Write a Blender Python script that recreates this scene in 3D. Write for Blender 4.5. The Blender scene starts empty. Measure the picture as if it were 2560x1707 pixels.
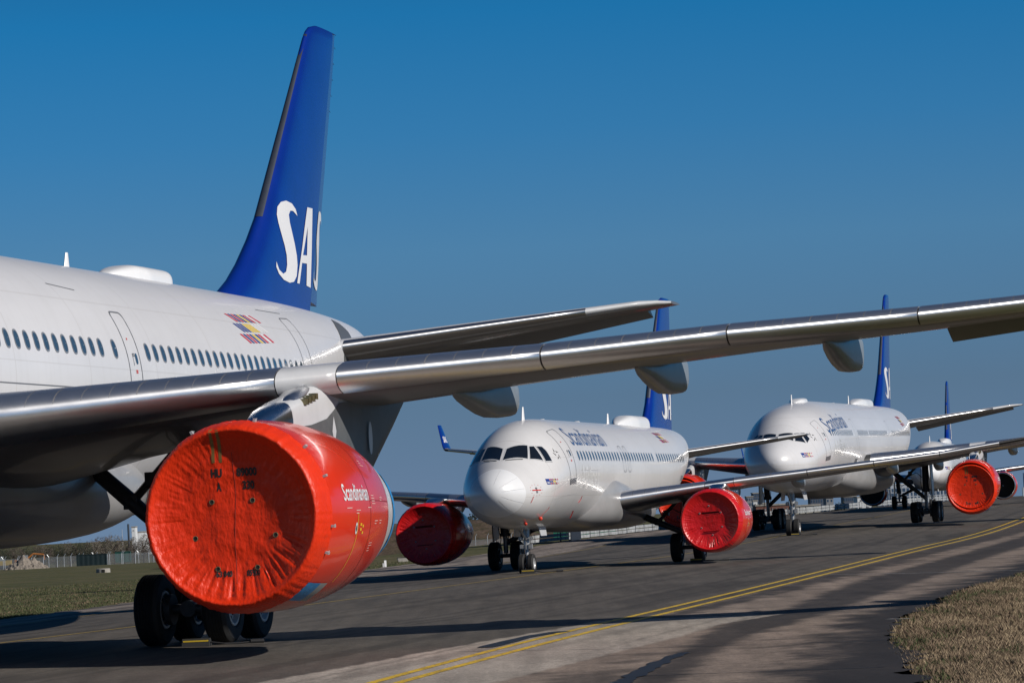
import bpy, bmesh, math, random
from mathutils import Vector, Matrix, noise
from mathutils.bvhtree import BVHTree
R = math.radians
random.seed(7)
SC = bpy.context.scene
COL = SC.collection

# ------------------------------------------------------------------ camera
CAM_H, PITCH, ROLL, FPX = 2.1235, 0.0489, -0.0496, 8931.87
cd = bpy.data.cameras.new('camera'); cam = bpy.data.objects.new('camera', cd); COL.objects.link(cam)
cd.sensor_width = 36.0; cd.lens = FPX / 2560 * 36.0; cd.clip_start = 0.5; cd.clip_end = 30000
_w = Vector((0, math.cos(PITCH), math.sin(PITCH))); _up = Vector((0, -math.sin(PITCH), math.cos(PITCH))); _r = Vector((1, 0, 0))
_cr = _r * math.cos(ROLL) + _up * math.sin(ROLL); _cu = -_r * math.sin(ROLL) + _up * math.cos(ROLL)
cam.matrix_world = Matrix(((_cr.x, _cu.x, -_w.x, 0), (_cr.y, _cu.y, -_w.y, 0), (_cr.z, _cu.z, -_w.z, CAM_H), (0, 0, 0, 1)))
SC.camera = cam

# ------------------------------------------------------------------ sky, sun, exposure
SUN_AZ, SUN_EL = R(122), R(32.0)          # azimuth clockwise from +Y
wd = bpy.data.worlds.new('World'); SC.world = wd; wd.use_nodes = True
nt = wd.node_tree; nt.nodes.clear()
wo = nt.nodes.new('ShaderNodeOutputWorld'); bg = nt.nodes.new('ShaderNodeBackground')
sky = nt.nodes.new('ShaderNodeTexSky'); sky.sky_type = 'NISHITA'; sky.sun_disc = False
sky.sun_elevation = SUN_EL; sky.sun_rotation = SUN_AZ; sky.altitude = 0; sky.air_density = 1.0; sky.dust_density = 0.0; sky.ozone_density = 4.0
N = nt.nodes.new; L = nt.links.new
tc = N('ShaderNodeTexCoord'); sep = N('ShaderNodeSeparateXYZ'); mx = N('ShaderNodeMath'); mx.operation = 'MAXIMUM'; mx.inputs[1].default_value = 0.0
ma = N('ShaderNodeMath'); ma.operation = 'ADD'; ma.inputs[1].default_value = 0.22; cmb = N('ShaderNodeCombineXYZ')
L(tc.outputs['Generated'], sep.inputs[0]); L(sep.outputs['X'], cmb.inputs['X']); L(sep.outputs['Y'], cmb.inputs['Y']); L(sep.outputs['Z'], mx.inputs[0]); L(mx.outputs[0], ma.inputs[0]); L(ma.outputs[0], cmb.inputs['Z']); L(cmb.outputs[0], sky.inputs['Vector'])
# polarised clear sky: the red fades out a few degrees above the horizon
el = N('ShaderNodeMath'); el.operation = 'MULTIPLY'; el.inputs[1].default_value = 4.0; rp = N('ShaderNodeValToRGB'); L(mx.outputs[0], el.inputs[0]); L(el.outputs[0], rp.inputs[0])
STOPS = ((0.03, (.72, .65, .62)), (.13, (.64, .65, .60)), (.30, (.54, .86, .88)), (.43, (.285, .84, 1.0)), (.565, (.12, .80, 1.04)), (.75, (.11, .52, .72)), (1.0, (.09, .30, .44)))
e = rp.color_ramp.elements; e[0].position = STOPS[0][0]; e[0].color = (*STOPS[0][1], 1); e[1].position = 1.0; e[1].color = (*STOPS[-1][1], 1)
for q, c in STOPS[1:-1]: k = e.new(q); k.color = (*c, 1)
ml = N('ShaderNodeMix'); ml.data_type = 'RGBA'; ml.blend_type = 'MULTIPLY'; ml.inputs['Factor'].default_value = 1.0
L(sky.outputs[0], ml.inputs['A']); L(rp.outputs[0], ml.inputs['B']); L(ml.outputs['Result'], bg.inputs['Color']); L(bg.outputs[0], wo.inputs[0])
bg.inputs['Strength'].default_value = 0.1
sd = bpy.data.lights.new('sun', 'SUN'); sun = bpy.data.objects.new('sun', sd); COL.objects.link(sun)
sd.energy = 5.0; sd.angle = R(0.53); sd.color = (1.0, 0.94, 0.86)
S_DIR = Vector((math.sin(SUN_AZ) * math.cos(SUN_EL), math.cos(SUN_AZ) * math.cos(SUN_EL), math.sin(SUN_EL)))
sun.rotation_euler = S_DIR.to_track_quat('Z', 'Y').to_euler()
SC.view_settings.view_transform = 'Standard'; SC.view_settings.look = 'None'; SC.view_settings.exposure = 0.0; SC.view_settings.gamma = 1.0

# ------------------------------------------------------------------ materials
MATS = {}; ALB = 0.80     # palette scaled down against a strong sun, so that shade comes out deeper
def mat(name, col, rough=0.5, metal=0.0, coat=0.0, var=0.0, vscale=3.0, bump=0.0, bscale=30.0, bdist=0.02, spec=0.5, stretch=(1, 1, 1), rvar=0.0, sheen=0.0):
    if name in MATS: return MATS[name]
    if metal < .9 and max(col) > .03: col = tuple(c * ALB for c in col)
    m = bpy.data.materials.new(name); m.use_nodes = True; n = m.node_tree.nodes; l = m.node_tree.links.new
    p = n['Principled BSDF']; p.inputs['Base Color'].default_value = (*col, 1); p.inputs['Roughness'].default_value = rough; p.inputs['Metallic'].default_value = metal
    p.inputs['Coat Weight'].default_value = coat; p.inputs['Coat Roughness'].default_value = 0.06; p.inputs['Specular IOR Level'].default_value = spec
    if sheen: p.inputs['Sheen Weight'].default_value = sheen
    if var or bump or rvar:
        t = n.new('ShaderNodeTexCoord'); mp = n.new('ShaderNodeMapping'); mp.inputs['Scale'].default_value = stretch; l(t.outputs['Object'], mp.inputs[0])
    if var or rvar:
        ns = n.new('ShaderNodeTexNoise'); ns.inputs['Scale'].default_value = vscale; ns.inputs['Detail'].default_value = 6; ns.inputs['Roughness'].default_value = 0.65; l(mp.outputs[0], ns.inputs['Vector'])
        if var:
            mr = n.new('ShaderNodeMapRange'); mr.inputs[1].default_value = 0.3; mr.inputs[2].default_value = 0.7; mr.inputs[3].default_value = 1 - var; mr.inputs[4].default_value = 1 + var * 0.6; l(ns.outputs[0], mr.inputs[0])
            mm = n.new('ShaderNodeVectorMath'); mm.operation = 'SCALE'; mm.inputs[0].default_value = col; l(mr.outputs[0], mm.inputs['Scale']); l(mm.outputs[0], p.inputs['Base Color'])
        if rvar:
            mr2 = n.new('ShaderNodeMapRange'); mr2.inputs[1].default_value = 0.3; mr2.inputs[2].default_value = 0.7; mr2.inputs[3].default_value = rough - rvar; mr2.inputs[4].default_value = rough + rvar; l(ns.outputs[0], mr2.inputs[0]); l(mr2.outputs[0], p.inputs['Roughness'])
    if bump:
        nb = n.new('ShaderNodeTexNoise'); nb.inputs['Scale'].default_value = bscale; nb.inputs['Detail'].default_value = 5; l(mp.outputs[0], nb.inputs['Vector'])
        bp = n.new('ShaderNodeBump'); bp.inputs['Strength'].default_value = bump; bp.inputs['Distance'].default_value = bdist; l(nb.outputs[0], bp.inputs['Height']); l(bp.outputs[0], p.inputs['Normal'])
    MATS[name] = m; return m

def paint_with_joints(name, col, rough, step, off):
    """gloss paint with faint skin joints every `step` metres along the body, lap lines and a little dirt"""
    m = mat(name, col, rough, coat=0.25, var=0.05, vscale=0.7, stretch=(1, 0.35, 1))
    n = m.node_tree.nodes; l = m.node_tree.links.new; p = n['Principled BSDF']
    src = p.inputs['Base Color'].links[0].from_socket
    t = n.new('ShaderNodeTexCoord'); s = n.new('ShaderNodeSeparateXYZ'); l(t.outputs['Object'], s.inputs[0])
    a = n.new('ShaderNodeMath'); a.operation = 'ADD'; a.inputs[1].default_value = off; l(s.outputs['Y'], a.inputs[0])
    md = n.new('ShaderNodeMath'); md.operation = 'PINGPONG'; md.inputs[1].default_value = step / 2; l(a.outputs[0], md.inputs[0])
    lt = n.new('ShaderNodeMath'); lt.operation = 'LESS_THAN'; lt.inputs[1].default_value = 0.022; l(md.outputs[0], lt.inputs[0])
    mz = n.new('ShaderNodeMath'); mz.operation = 'PINGPONG'; mz.inputs[1].default_value = 0.71; l(s.outputs['Z'], mz.inputs[0])
    lz = n.new('ShaderNodeMath'); lz.operation = 'LESS_THAN'; lz.inputs[1].default_value = 0.012; l(mz.outputs[0], lz.inputs[0])
    ad = n.new('ShaderNodeMath'); ad.operation = 'MAXIMUM'; l(lt.outputs[0], ad.inputs[0]); l(lz.outputs[0], ad.inputs[1])
    k = n.new('ShaderNodeMath'); k.operation = 'MULTIPLY'; k.inputs[1].default_value = 0.30; l(ad.outputs[0], k.inputs[0])
    # vertical streaks of grime
    mp = n.new('ShaderNodeMapping'); mp.inputs['Scale'].default_value = (0.3, 3.0, 0.25); l(t.outputs['Object'], mp.inputs[0])
    ns = n.new('ShaderNodeTexNoise'); ns.inputs['Scale'].default_value = 2.0; ns.inputs['Detail'].default_value = 5; l(mp.outputs[0], ns.inputs['Vector'])
    mr = n.new('ShaderNodeMapRange'); mr.inputs[1].default_value = 0.5; mr.inputs[2].default_value = 0.75; mr.inputs[3].default_value = 0; mr.inputs[4].default_value = 0.10; l(ns.outputs[0], mr.inputs[0])
    sm = n.new('ShaderNodeMath'); sm.operation = 'ADD'; l(k.outputs[0], sm.inputs[0]); l(mr.outputs[0], sm.inputs[1])
    mxn = n.new('ShaderNodeMix'); mxn.data_type = 'RGBA'; l(sm.outputs[0], mxn.inputs['Factor']); l(src, mxn.inputs['A']); mxn.inputs['B'].default_value = (0.35, 0.33, 0.31, 1); l(mxn.outputs['Result'], p.inputs['Base Color'])
    return m

WHITE330 = paint_with_joints('white_fuselage_paint', (0.70, 0.70, 0.72), 0.3, 4.24, 0.9)
WHITE320 = paint_with_joints('warm_white_fuselage_paint', (0.69, 0.685, 0.69), 0.26, 3.2, 0.4)
RADOME = mat('radome_white', (0.80, 0.81, 0.83), 0.3, coat=0.2, var=0.03)
BELLY = mat('belly_white_shaded', (0.34, 0.34, 0.345), 0.32, coat=0.2, var=0.12, vscale=1.2)  # white belly paint darkened to carry the shade under the fuselage
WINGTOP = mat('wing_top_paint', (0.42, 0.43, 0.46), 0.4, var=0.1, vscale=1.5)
WINGSHADE = mat('wing_grey_shaded', (0.14, 0.143, 0.15), 0.34, coat=0.2, var=0.12, vscale=1.5, stretch=(1, 0.3, 1))  # wing grey with the underside shade put into the colour
PALEPAINT = mat('pale_grey_paint', (0.60, 0.61, 0.63), 0.32, coat=0.2, var=0.08, vscale=2)
FAIRPAINT = mat('flap_fairing_paint', (0.25, 0.28, 0.31), 0.35, coat=0.2, var=0.15, vscale=2)
DARKPYLON = mat('heat_grey_paint', (0.11, 0.115, 0.12), 0.45, var=0.25, vscale=2)
SLATMETAL = mat('polished_slat_metal', (0.70, 0.70, 0.71), 0.30, metal=0.95, var=0.05, vscale=3.0, stretch=(0.5, 1, 1), rvar=0.015)
METAL = mat('bare_metal', (0.62, 0.63, 0.65), 0.3, metal=1.0, var=0.15, vscale=6)
BRIGHTMETAL = mat('bright_chrome', (0.70, 0.71, 0.72), 0.2, metal=1.0, var=0.05)
GEARSTEEL = mat('gear_steel', (0.42, 0.43, 0.44), 0.35, metal=0.35, var=0.35, vscale=10)
SEAL = mat('dark_seal', (0.02, 0.02, 0.022), 0.6)
GEAR = mat('landing_gear_paint', (0.30, 0.31, 0.33), 0.4, var=0.3, vscale=8)
GEARDARK = mat('greasy_gear_metal', (0.06, 0.06, 0.065), 0.45, var=0.4, vscale=9)
TYRE = mat('tyre_rubber', (0.013, 0.013, 0.014), 0.75, var=0.35, vscale=9, bump=0.15, bscale=40)
RIM = mat('wheel_rim', (0.55, 0.56, 0.57), 0.35, metal=0.3, var=0.2, vscale=12)
FINBLUE = mat('fin_blue_paint', (0.002, 0.024, 0.25), 0.26, coat=0.5, var=0.10, vscale=0.8)
FINSHIELD = mat('erosion_shield_grey', (0.085, 0.10, 0.135), 0.35, metal=0.5, var=0.1)
LETTERWHITE = mat('letter_white', (0.8, 0.8, 0.81), 0.35)
LETTERBLUE = mat('letter_blue', (0.05, 0.11, 0.26), 0.35)
LETTERBLACK = mat('letter_black', (0.015, 0.01, 0.01), 0.6)
GHOST = mat('letter_bright_white', (0.84, 0.84, 0.84), 0.25, coat=0.4)
PANE = mat('cabin_window_pane', (0.045, 0.085, 0.13), 0.12, coat=0.5, spec=0.8)
PANEDARK = mat('cockpit_glass', (0.008, 0.010, 0.013), 0.06, coat=0.6, spec=0.9)
WFRAME = mat('window_frame_grey', (0.28, 0.30, 0.33), 0.35, metal=0.3)
LINE = mat('door_outline_grey', (0.15, 0.16, 0.18), 0.5)
NACRED = mat('red_nacelle_paint', (0.74, 0.034, 0.009), 0.2, coat=0.35, spec=0.35, var=0.05, vscale=1.5)
COVORANGE = mat('orange_cover_fabric', (0.76, 0.034, 0.004), 0.42, var=0.08, vscale=5, bump=0.8, bscale=20, bdist=0.02, spec=0.3, stretch=(1, 1, 0.5))
COVRED = mat('red_cover_fabric', (0.62, 0.008, 0.010), 0.36, var=0.10, vscale=6, bump=0.55, bscale=18, bdist=0.018, spec=0.5, stretch=(1, 1, 0.5))
TAPE = mat('khaki_strap', (0.22, 0.13, 0.03), 0.7)
BLUEWRAP = mat('blue_wrap_film', (0.03, 0.26, 0.60), 0.35, bump=0.4, bscale=12)
GREYWRAP = mat('grey_patch', (0.33, 0.36, 0.36), 0.5)
FLAGRED = mat('flag_red', (0.60, 0.02, 0.05), 0.4); FLAGBLUE = mat('flag_blue', (0.015, 0.045, 0.25), 0.4); FLAGYEL = mat('flag_yellow', (0.80, 0.55, 0.03), 0.4)
YELLOWMARK = mat('yellow_marking', (0.75, 0.42, 0.02), 0.5)
REDTAG = mat('red_tag_fabric', (0.55, 0.02, 0.015), 0.7)
HOLE = mat('black_hole', (0.004, 0.004, 0.004), 0.9)
BRASS = mat('brass_ring', (0.35, 0.30, 0.16), 0.35, metal=0.8)
CHOCKRUB = mat('black_chock_rubber', (0.02, 0.02, 0.02), 0.7); CHOCKYEL = mat('chock_yellow_stripe', (0.72, 0.50, 0.03), 0.6)

# ------------------------------------------------------------------ mesh helpers
class MB:
    def __init__(s): s.v = []; s.f = []; s.m = []
    def add(s, vs, fs, mi=0):
        o = len(s.v); s.v += [tuple(v) for v in vs]; s.f += [tuple(i + o for i in f) for f in fs]; s.m += [mi] * len(fs)
    def grid(s, rings, closed=True, cap0=False, cap1=False, mi=0, mfun=None):
        n = len(rings[0]); o = len(s.v)
        for r in rings: s.v += [tuple(p) for p in r]
        for i in range(len(rings) - 1):
            for j in range(n if closed else n - 1):
                k = (j + 1) % n
                s.f.append((o + i * n + j, o + i * n + k, o + (i + 1) * n + k, o + (i + 1) * n + j)); s.m.append(mfun(i, j) if mfun else mi)
        if cap0: s.f.append(tuple(o + j for j in range(n))[::-1]); s.m.append(mi)
        if cap1: s.f.append(tuple(o + (len(rings) - 1) * n + j for j in range(n))); s.m.append(mi)
    def box(s, c, h, mi=0, rot=None):
        vs = [Vector((x * h[0], y * h[1], z * h[2])) for x in (-1, 1) for y in (-1, 1) for z in (-1, 1)]
        if rot: vs = [rot @ v for v in vs]
        s.add([v + Vector(c) for v in vs], [(0, 1, 3, 2), (4, 6, 7, 5), (0, 4, 5, 1), (2, 3, 7, 6), (0, 2, 6, 4), (1, 5, 7, 3)], mi)
    def tube(s, p0, p1, r0, r1=None, n=14, mi=0):
        p0, p1 = Vector(p0), Vector(p1); r1 = r0 if r1 is None else r1
        q = (p1 - p0).to_track_quat('Z', 'Y')
        rings = [[p + q @ Vector((r * math.cos(2 * math.pi * j / n), r * math.sin(2 * math.pi * j / n), 0)) for j in range(n)] for p, r in ((p0, r0), (p1, r1))]
        s.grid(rings, True, True, True, mi)
    def path(s, pts, r, n=8, mi=0):
        for a, b in zip(pts[:-1], pts[1:]): s.tube(a, b, r, r, n, mi)
    def revolve(s, prof, o, axis, n=48, mi=0, mlist=None, cap=False):
        """prof: (along, radius) pairs from point o along axis"""
        o = Vector(o); q = Vector(axis).to_track_quat('Z', 'Y')
        rings = [[o + q @ Vector((r * math.cos(2 * math.pi * j / n), r * math.sin(2 * math.pi * j / n), a)) for j in range(n)] for a, r in prof]
        s.grid(rings, True, cap, cap, mi, (lambda i, j: mlist[i]) if mlist else None)
    def build(s, name, mats, parent=None, smooth=True, ang=35, loc=None, rot=None):
        me = bpy.data.meshes.new(name); me.from_pydata([tuple(v) for v in s.v], [], s.f)
        for m in (mats if isinstance(mats, (list, tuple)) else [mats]): me.materials.append(m)
        me.polygons.foreach_set('material_index', s.m)
        bm = bmesh.new(); bm.from_mesh(me); bmesh.ops.remove_doubles(bm, verts=bm.verts, dist=1e-5); bmesh.ops.recalc_face_normals(bm, faces=bm.faces); bm.to_mesh(me); bm.free()
        if smooth:
            me.shade_smooth(); me.set_sharp_from_angle(angle=R(ang))
        o = bpy.data.objects.new(name, me); COL.objects.link(o)
        if parent: o.parent = parent
        if loc is not None: o.location = loc
        if rot is not None: o.rotation_euler = rot
        return o

def tag(o, label, cat=None, group=None, kind=None):
    if label: o['label'] = label
    if cat: o['category'] = cat
    if group: o['group'] = group
    if kind: o['kind'] = kind
    return o
def empty(name, loc, rot, label, cat, group=None):
    o = bpy.data.objects.new(name, None); COL.objects.link(o); o.location = loc; o.rotation_euler = rot; o.empty_display_size = 0.5
    return tag(o, label, cat, group)
def lerp(a, b, t): return a + (b - a) * t
def smooth(a, b, x):
    t = min(1, max(0, (x - a) / (b - a))); return t * t * (3 - 2 * t)

def text_mesh(body, bold=0.0):
    """flat triangulated lettering scaled so that the whole string fills the unit square"""
    cu = bpy.data.curves.new('t', 'FONT'); cu.body = body; cu.offset = bold; cu.resolution_u = 3
    o = bpy.data.objects.new('t', cu); COL.objects.link(o); dg = bpy.context.evaluated_depsgraph_get(); me = bpy.data.meshes.new_from_object(o.evaluated_get(dg))
    bm = bmesh.new(); bm.from_mesh(me); bmesh.ops.triangulate(bm, faces=bm.faces)
    xs = [v.co.x for v in bm.verts]; ys = [v.co.y for v in bm.verts]; x0, x1, y0, y1 = min(xs), max(xs), min(ys), max(ys)
    V = [((v.co.x - x0) / (x1 - x0), (v.co.y - y0) / (y1 - y0)) for v in bm.verts]; bm.verts.index_update(); F = [tuple(v.index for v in f.verts) for f in bm.faces]
    bm.free(); bpy.data.objects.remove(o); bpy.data.curves.remove(cu); bpy.data.meshes.remove(me)
    return V, F
def poly_tris(polys):
    """polygons (outer loops) -> triangles via bmesh"""
    bm = bmesh.new()
    for p in polys:
        vs = [bm.verts.new((x, y, 0)) for x, y in p]; bm.faces.new(vs)
    bm.normal_update(); bmesh.ops.triangulate(bm, faces=bm.faces, quad_method='BEAUTY', ngon_method='EAR_CLIP'); bm.verts.index_update()
    V = [(v.co.x, v.co.y) for v in bm.verts]; F = [tuple(v.index for v in f.verts) for f in bm.faces]; bm.free(); return V, F
def subdivide2(V, F, maxlen):
    bm = bmesh.new(); vs = [bm.verts.new((x, y, 0)) for x, y in V]
    for f in F:
        try: bm.faces.new([vs[i] for i in f])
        except ValueError: pass
    for it in range(6):
        es = [e for e in bm.edges if e.calc_length() > maxlen]
        if not es: break
        bmesh.ops.subdivide_edges(bm, edges=es, cuts=1); bmesh.ops.triangulate(bm, faces=bm.faces)
    bm.verts.index_update(); V = [(v.co.x, v.co.y) for v in bm.verts]; F = [tuple(v.index for v in f.verts) for f in bm.faces]; bm.free(); return V, F
def decal(mb, V, F, fn, maxlen=0.3, mi=0):
    V, F = subdivide2(V, F, maxlen); mb.add([fn(x, y) for x, y in V], F, mi)
def ring_poly(outer, inner):
    """strip between two loops of equal length"""
    n = len(outer); V = list(outer) + list(inner); F = [(i, (i + 1) % n, n + (i + 1) % n, n + i) for i in range(n)]; return V, F
def oval(cx, cy, a, b, n=20, p=2.6):
    out = []
    for i in range(n):
        t = 2 * math.pi * i / n; c, s_ = math.cos(t), math.sin(t)
        out.append((cx + a * math.copysign(abs(c) ** (2 / p), c), cy + b * math.copysign(abs(s_) ** (2 / p), s_)))
    return out
def rrect(cx, cy, a, b, r, n=5):
    out = []
    for sx, sy, t0 in ((1, 1, 0), (-1, 1, 90), (-1, -1, 180), (1, -1, 270)):
        for i in range(n):
            t = R(t0 + 90 * i / (n - 1)); out.append((cx + sx * (a - r) + r * math.cos(t), cy + sy * (b - r) + r * math.sin(t)))
    return out
# ------------------------------------------------------------------ fuselage shape
def pchip(xs, ys):
    n = len(xs); h = [xs[i + 1] - xs[i] for i in range(n - 1)]; d = [(ys[i + 1] - ys[i]) / h[i] for i in range(n - 1)]; m = [0.0] * n
    m[0], m[-1] = d[0], d[-1]
    for i in range(1, n - 1):
        if d[i - 1] * d[i] > 0:
            w1, w2 = 2 * h[i] + h[i - 1], h[i] + 2 * h[i - 1]; m[i] = (w1 + w2) / (w1 / d[i - 1] + w2 / d[i])
    def f(x):
        x = min(max(x, xs[0]), xs[-1]); i = 0
        while i < n - 2 and x > xs[i + 1]: i += 1
        t = (x - xs[i]) / h[i]; t2, t3 = t * t, t * t * t
        return ys[i] * (2 * t3 - 3 * t2 + 1) + h[i] * m[i] * (t3 - 2 * t2 + t) + ys[i + 1] * (-2 * t3 + 3 * t2) + h[i] * m[i + 1] * (t3 - t2)
    return f
class Fus:
    """stations (s, top, bottom, half width); interpolated in sqrt(s) so that the nose is blunt"""
    def __init__(self, st, pinch=0.0, p0=3.2, p1=6.0):
        self.pk = (pinch, p0, p1)
        u = [math.sqrt(a[0]) for a in st]; self.len = st[-1][0]
        self.ft, self.fb, self.fw = (pchip(u, [a[k] for a in st]) for k in (1, 2, 3))
    def dims(self, s):
        u = math.sqrt(max(s, 0)); t, b = self.ft(u), self.fb(u); return self.fw(u), (t + b) / 2, (t - b) / 2
    def pinch(self, s, q):
        k, a, b = self.pk; t = min(1, max(0, (s - a) / (b - a))); return 1 - k * (1 - t * t * (3 - 2 * t)) * min(1, s / 1.5) * max(0, q)
    def pt(self, s, th, off=0.0, side=1):
        w, zc, h = self.dims(s); q = math.sin(th); return (side * (w + off) * math.cos(th) * self.pinch(s, q), s, zc + (h + off) * q)
    def at_z(self, s, z, off=0.0, side=1):
        w, zc, h = self.dims(s); q = max(-1, min(1, (z - zc) / h)); return self.pt(s, math.asin(q), off, side)
F320 = Fus([(0, 3.02, 3.02, 0), (.12, 3.36, 2.68, .40), (.5, 3.68, 2.33, .80), (1.0, 3.93, 2.08, 1.12), (1.6, 4.18, 1.91, 1.40), (2.2, 4.53, 1.80, 1.60), (2.8, 4.95, 1.73, 1.74), (3.4, 5.29, 1.70, 1.83), (4.2, 5.55, 1.68, 1.90),
            (5.2, 5.73, 1.665, 1.95), (6.5, 5.80, 1.66, 1.975), (8, 5.81, 1.66, 1.975), (22, 5.81, 1.66, 1.975), (24, 5.81, 1.72, 1.97), (27, 5.81, 2.05, 1.90), (30, 5.80, 2.75, 1.66), (33, 5.76, 3.55, 1.20), (35.5, 5.60, 4.2, .68), (37, 5.35, 4.65, .30), (37.57, 5.15, 4.85, .12)], .17)
F330 = Fus([(0, 4.42, 4.42, 0), (.15, 4.86, 3.98, .52), (.6, 5.28, 3.52, 1.02), (1.3, 5.66, 3.14, 1.50), (2.1, 6.02, 2.90, 1.86), (2.9, 6.44, 2.77, 2.10), (3.7, 6.87, 2.69, 2.28), (4.6, 7.27, 2.63, 2.44),
            (5.8, 7.56, 2.59, 2.60), (7.4, 7.81, 2.57, 2.74), (9.5, 8.02, 2.57, 2.82), (12.5, 8.18, 2.57, 2.82), (15, 8.21, 2.57, 2.82), (40, 8.21, 2.57, 2.82), (43, 8.21, 2.66, 2.81), (46, 8.20, 3.0, 2.74), (49, 8.19, 3.55, 2.58), (52, 8.18, 4.2, 2.30), (55, 8.14, 4.9, 1.95), (58, 8.06, 5.6, 1.52), (60.5, 7.94, 6.15, 1.12), (62.3, 7.72, 6.5, .74), (63.2, 7.48, 6.7, .48), (63.66, 7.2, 6.95, .2)], .15, 3.6, 8.0)

def body_mesh(F, s0, s1, nseg=72, extra=None, ds=0.6):
    ss = []
    s = s0
    while s < s1: ss.append(s); s += 0.012 + min(ds, 0.22 * s + 0.02) if s < 4 else ds
    ss.append(s1); return [[F.pt(max(q, 1e-4), 2 * math.pi * j / nseg) for j in range(nseg)] for q in ss]

# ------------------------------------------------------------------ wings
HX = [0, .0015, .004, .008, .015, .025, .04, .06, .085, .11, .14, .19, .26, .35, .45, .55, .65, .75, .85, .93, 1.0]
def hth(x):
    xs = (0, .0015, .004, .008, .015, .025, .04, .06, .085, .11, .14, .19, .26, .35, .45, .55, .65, .75, .85, .93, 1.0)
    ys = (0, .135, .22, .31, .42, .53, .64, .74, .82, .87, .915, .96, .99, 1, .98, .93, .83, .67, .46, .25, .02)
    for i in range(len(xs) - 1):
        if x <= xs[i + 1]: return lerp(ys[i], ys[i + 1], (x - xs[i]) / (xs[i + 1] - xs[i]))
    return ys[-1]
class Wing:
    """secs: (key, leading edge point, trailing edge point, thickness in m, up vector); key runs along the span"""
    def __init__(self, secs, side=1, mir=True):
        self.s = secs; self.side = side if mir else 1
        self.fu, self.fl = 0.43, 0.47
    def sec(self, k):
        S = self.s; i = 0
        while i < len(S) - 2 and k > S[i + 1][0]: i += 1
        a, b = S[i], S[i + 1]; t = (k - a[0]) / (b[0] - a[0]); t = min(1, max(0, t))
        return Vector(a[1]).lerp(Vector(b[1]), t), Vector(a[2]).lerp(Vector(b[2]), t), lerp(a[3], b[3], t), Vector(a[4]).lerp(Vector(b[4]), t).normalized()
    def pt(self, k, x, up, off=0.0):
        le, te, T, u = self.sec(k); ch = te - le; cl = ch.length; cn = ch / cl
        fr = self.fu if up > 0 else -self.fl
        p = le + ch * x + u * (fr * T * hth(x))
        if off:
            e = 0.002; d = (hth(min(1, x + e)) - hth(max(0, x - e))) * fr * T / (cl * (min(1, x + e) - max(0, x - e)))
            nx, ny = (-d, 1) if up > 0 else (d, -1)
            if x < 1e-6: nx, ny = -1, 0
            q = math.hypot(nx, ny); p = p + (cn * (nx / q) + u * (ny / q)) * off
        return Vector((p.x * self.side, p.y, p.z))
    def loop(self, k, cut=1.0, off=0.0):
        xs = [x for x in HX if x < cut] + [cut]
        return [self.pt(k, x, 1, off) for x in reversed(xs)] + [self.pt(k, x, -1, off) for x in xs[1:]]
    def body(self, mb, keys, cuts=None, mi=0, le_mi=None, le_x=0.09, top_mi=None):
        loops = []
        for i, k in enumerate(keys): loops.append((k, 1.0))
        if cuts:                       # (k0, k1, x): control surface cut out of the trailing edge
            new = []
            for k, c in loops:
                cc = 1.0
                for a, b, x in cuts:
                    if a <= k <= b: cc = x
                new.append((k, cc))
            for a, b, x in cuts: new += [(a - 1e-3, 1.0), (a, x), (b, x), (b + 1e-3, 1.0)]
            loops = sorted(set(new))
        n = len(HX)
        rings = []
        for k, c in loops:
            xs = [min(x, c) for x in HX]
            rings.append([self.pt(k, x, 1) for x in reversed(xs)] + [self.pt(k, x, -1) for x in xs[1:]])
        lex = [x for x in reversed(HX)] + HX[1:]
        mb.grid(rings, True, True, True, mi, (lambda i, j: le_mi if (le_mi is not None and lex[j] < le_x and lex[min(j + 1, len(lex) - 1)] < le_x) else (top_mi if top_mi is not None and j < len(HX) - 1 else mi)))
    def shell(self, mb, k0, k1, xu, xl, off=0.012, mi=0, n=6, inn=-0.01):
        out = []
        xsu = [x for x in HX if x < xu] + [xu]; xsl = [x for x in HX if x < xl] + [xl]
        rings = []
        for i in range(n + 1):
            k = lerp(k0, k1, i / n)
            o = [self.pt(k, x, 1, off) for x in reversed(xsu)] + [self.pt(k, x, -1, off) for x in xsl[1:]]
            q = [self.pt(k, x, 1, inn) for x in reversed(xsu)] + [self.pt(k, x, -1, inn) for x in xsl[1:]]
            rings.append(o + q[::-1])
        m = len(rings[0]); mb.grid(rings, True, False, False, mi)
        for rg in (rings[0], rings[-1]):
            h = m // 2
            for j in range(h - 1): mb.add([rg[j], rg[j + 1], rg[m - 2 - j], rg[m - 1 - j]], [(0, 1, 2, 3)], mi)
    def flap(self, mb, k0, k1, x0, drop, mi=0, n=8, gap=0.02):
        """trailing-edge surface hinged at chord fraction x0, drooped by angle drop"""
        rings = []
        for i in range(n + 1):
            k = lerp(k0 + gap, k1 - gap, i / n); le, te, T, u = self.sec(k); hinge = le + (te - le) * x0; cn = (te - le).normalized()
            xs = [x0 + (1 - x0) * q for q in (0.0, .03, .1, .25, .5, .75, 1.0)]
            def rot(p):
                p = Vector((p.x * self.side, p.y, p.z)); d = p - hinge; a, b = d.dot(cn), d.dot(u)
                c, s_ = math.cos(drop), math.sin(drop); q = d - cn * a - u * b
                p = hinge + q + cn * (a * c + b * s_) + u * (b * c - a * s_) ; return Vector((p.x * self.side, p.y, p.z))
            a = [rot(self.pt(k, x, 1, -0.004)) for x in reversed(xs)]; b = [rot(self.pt(k, x, -1, -0.004)) for x in xs]
            rings.append(a + b)
        mb.grid(rings, True, True, True, mi)

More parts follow.
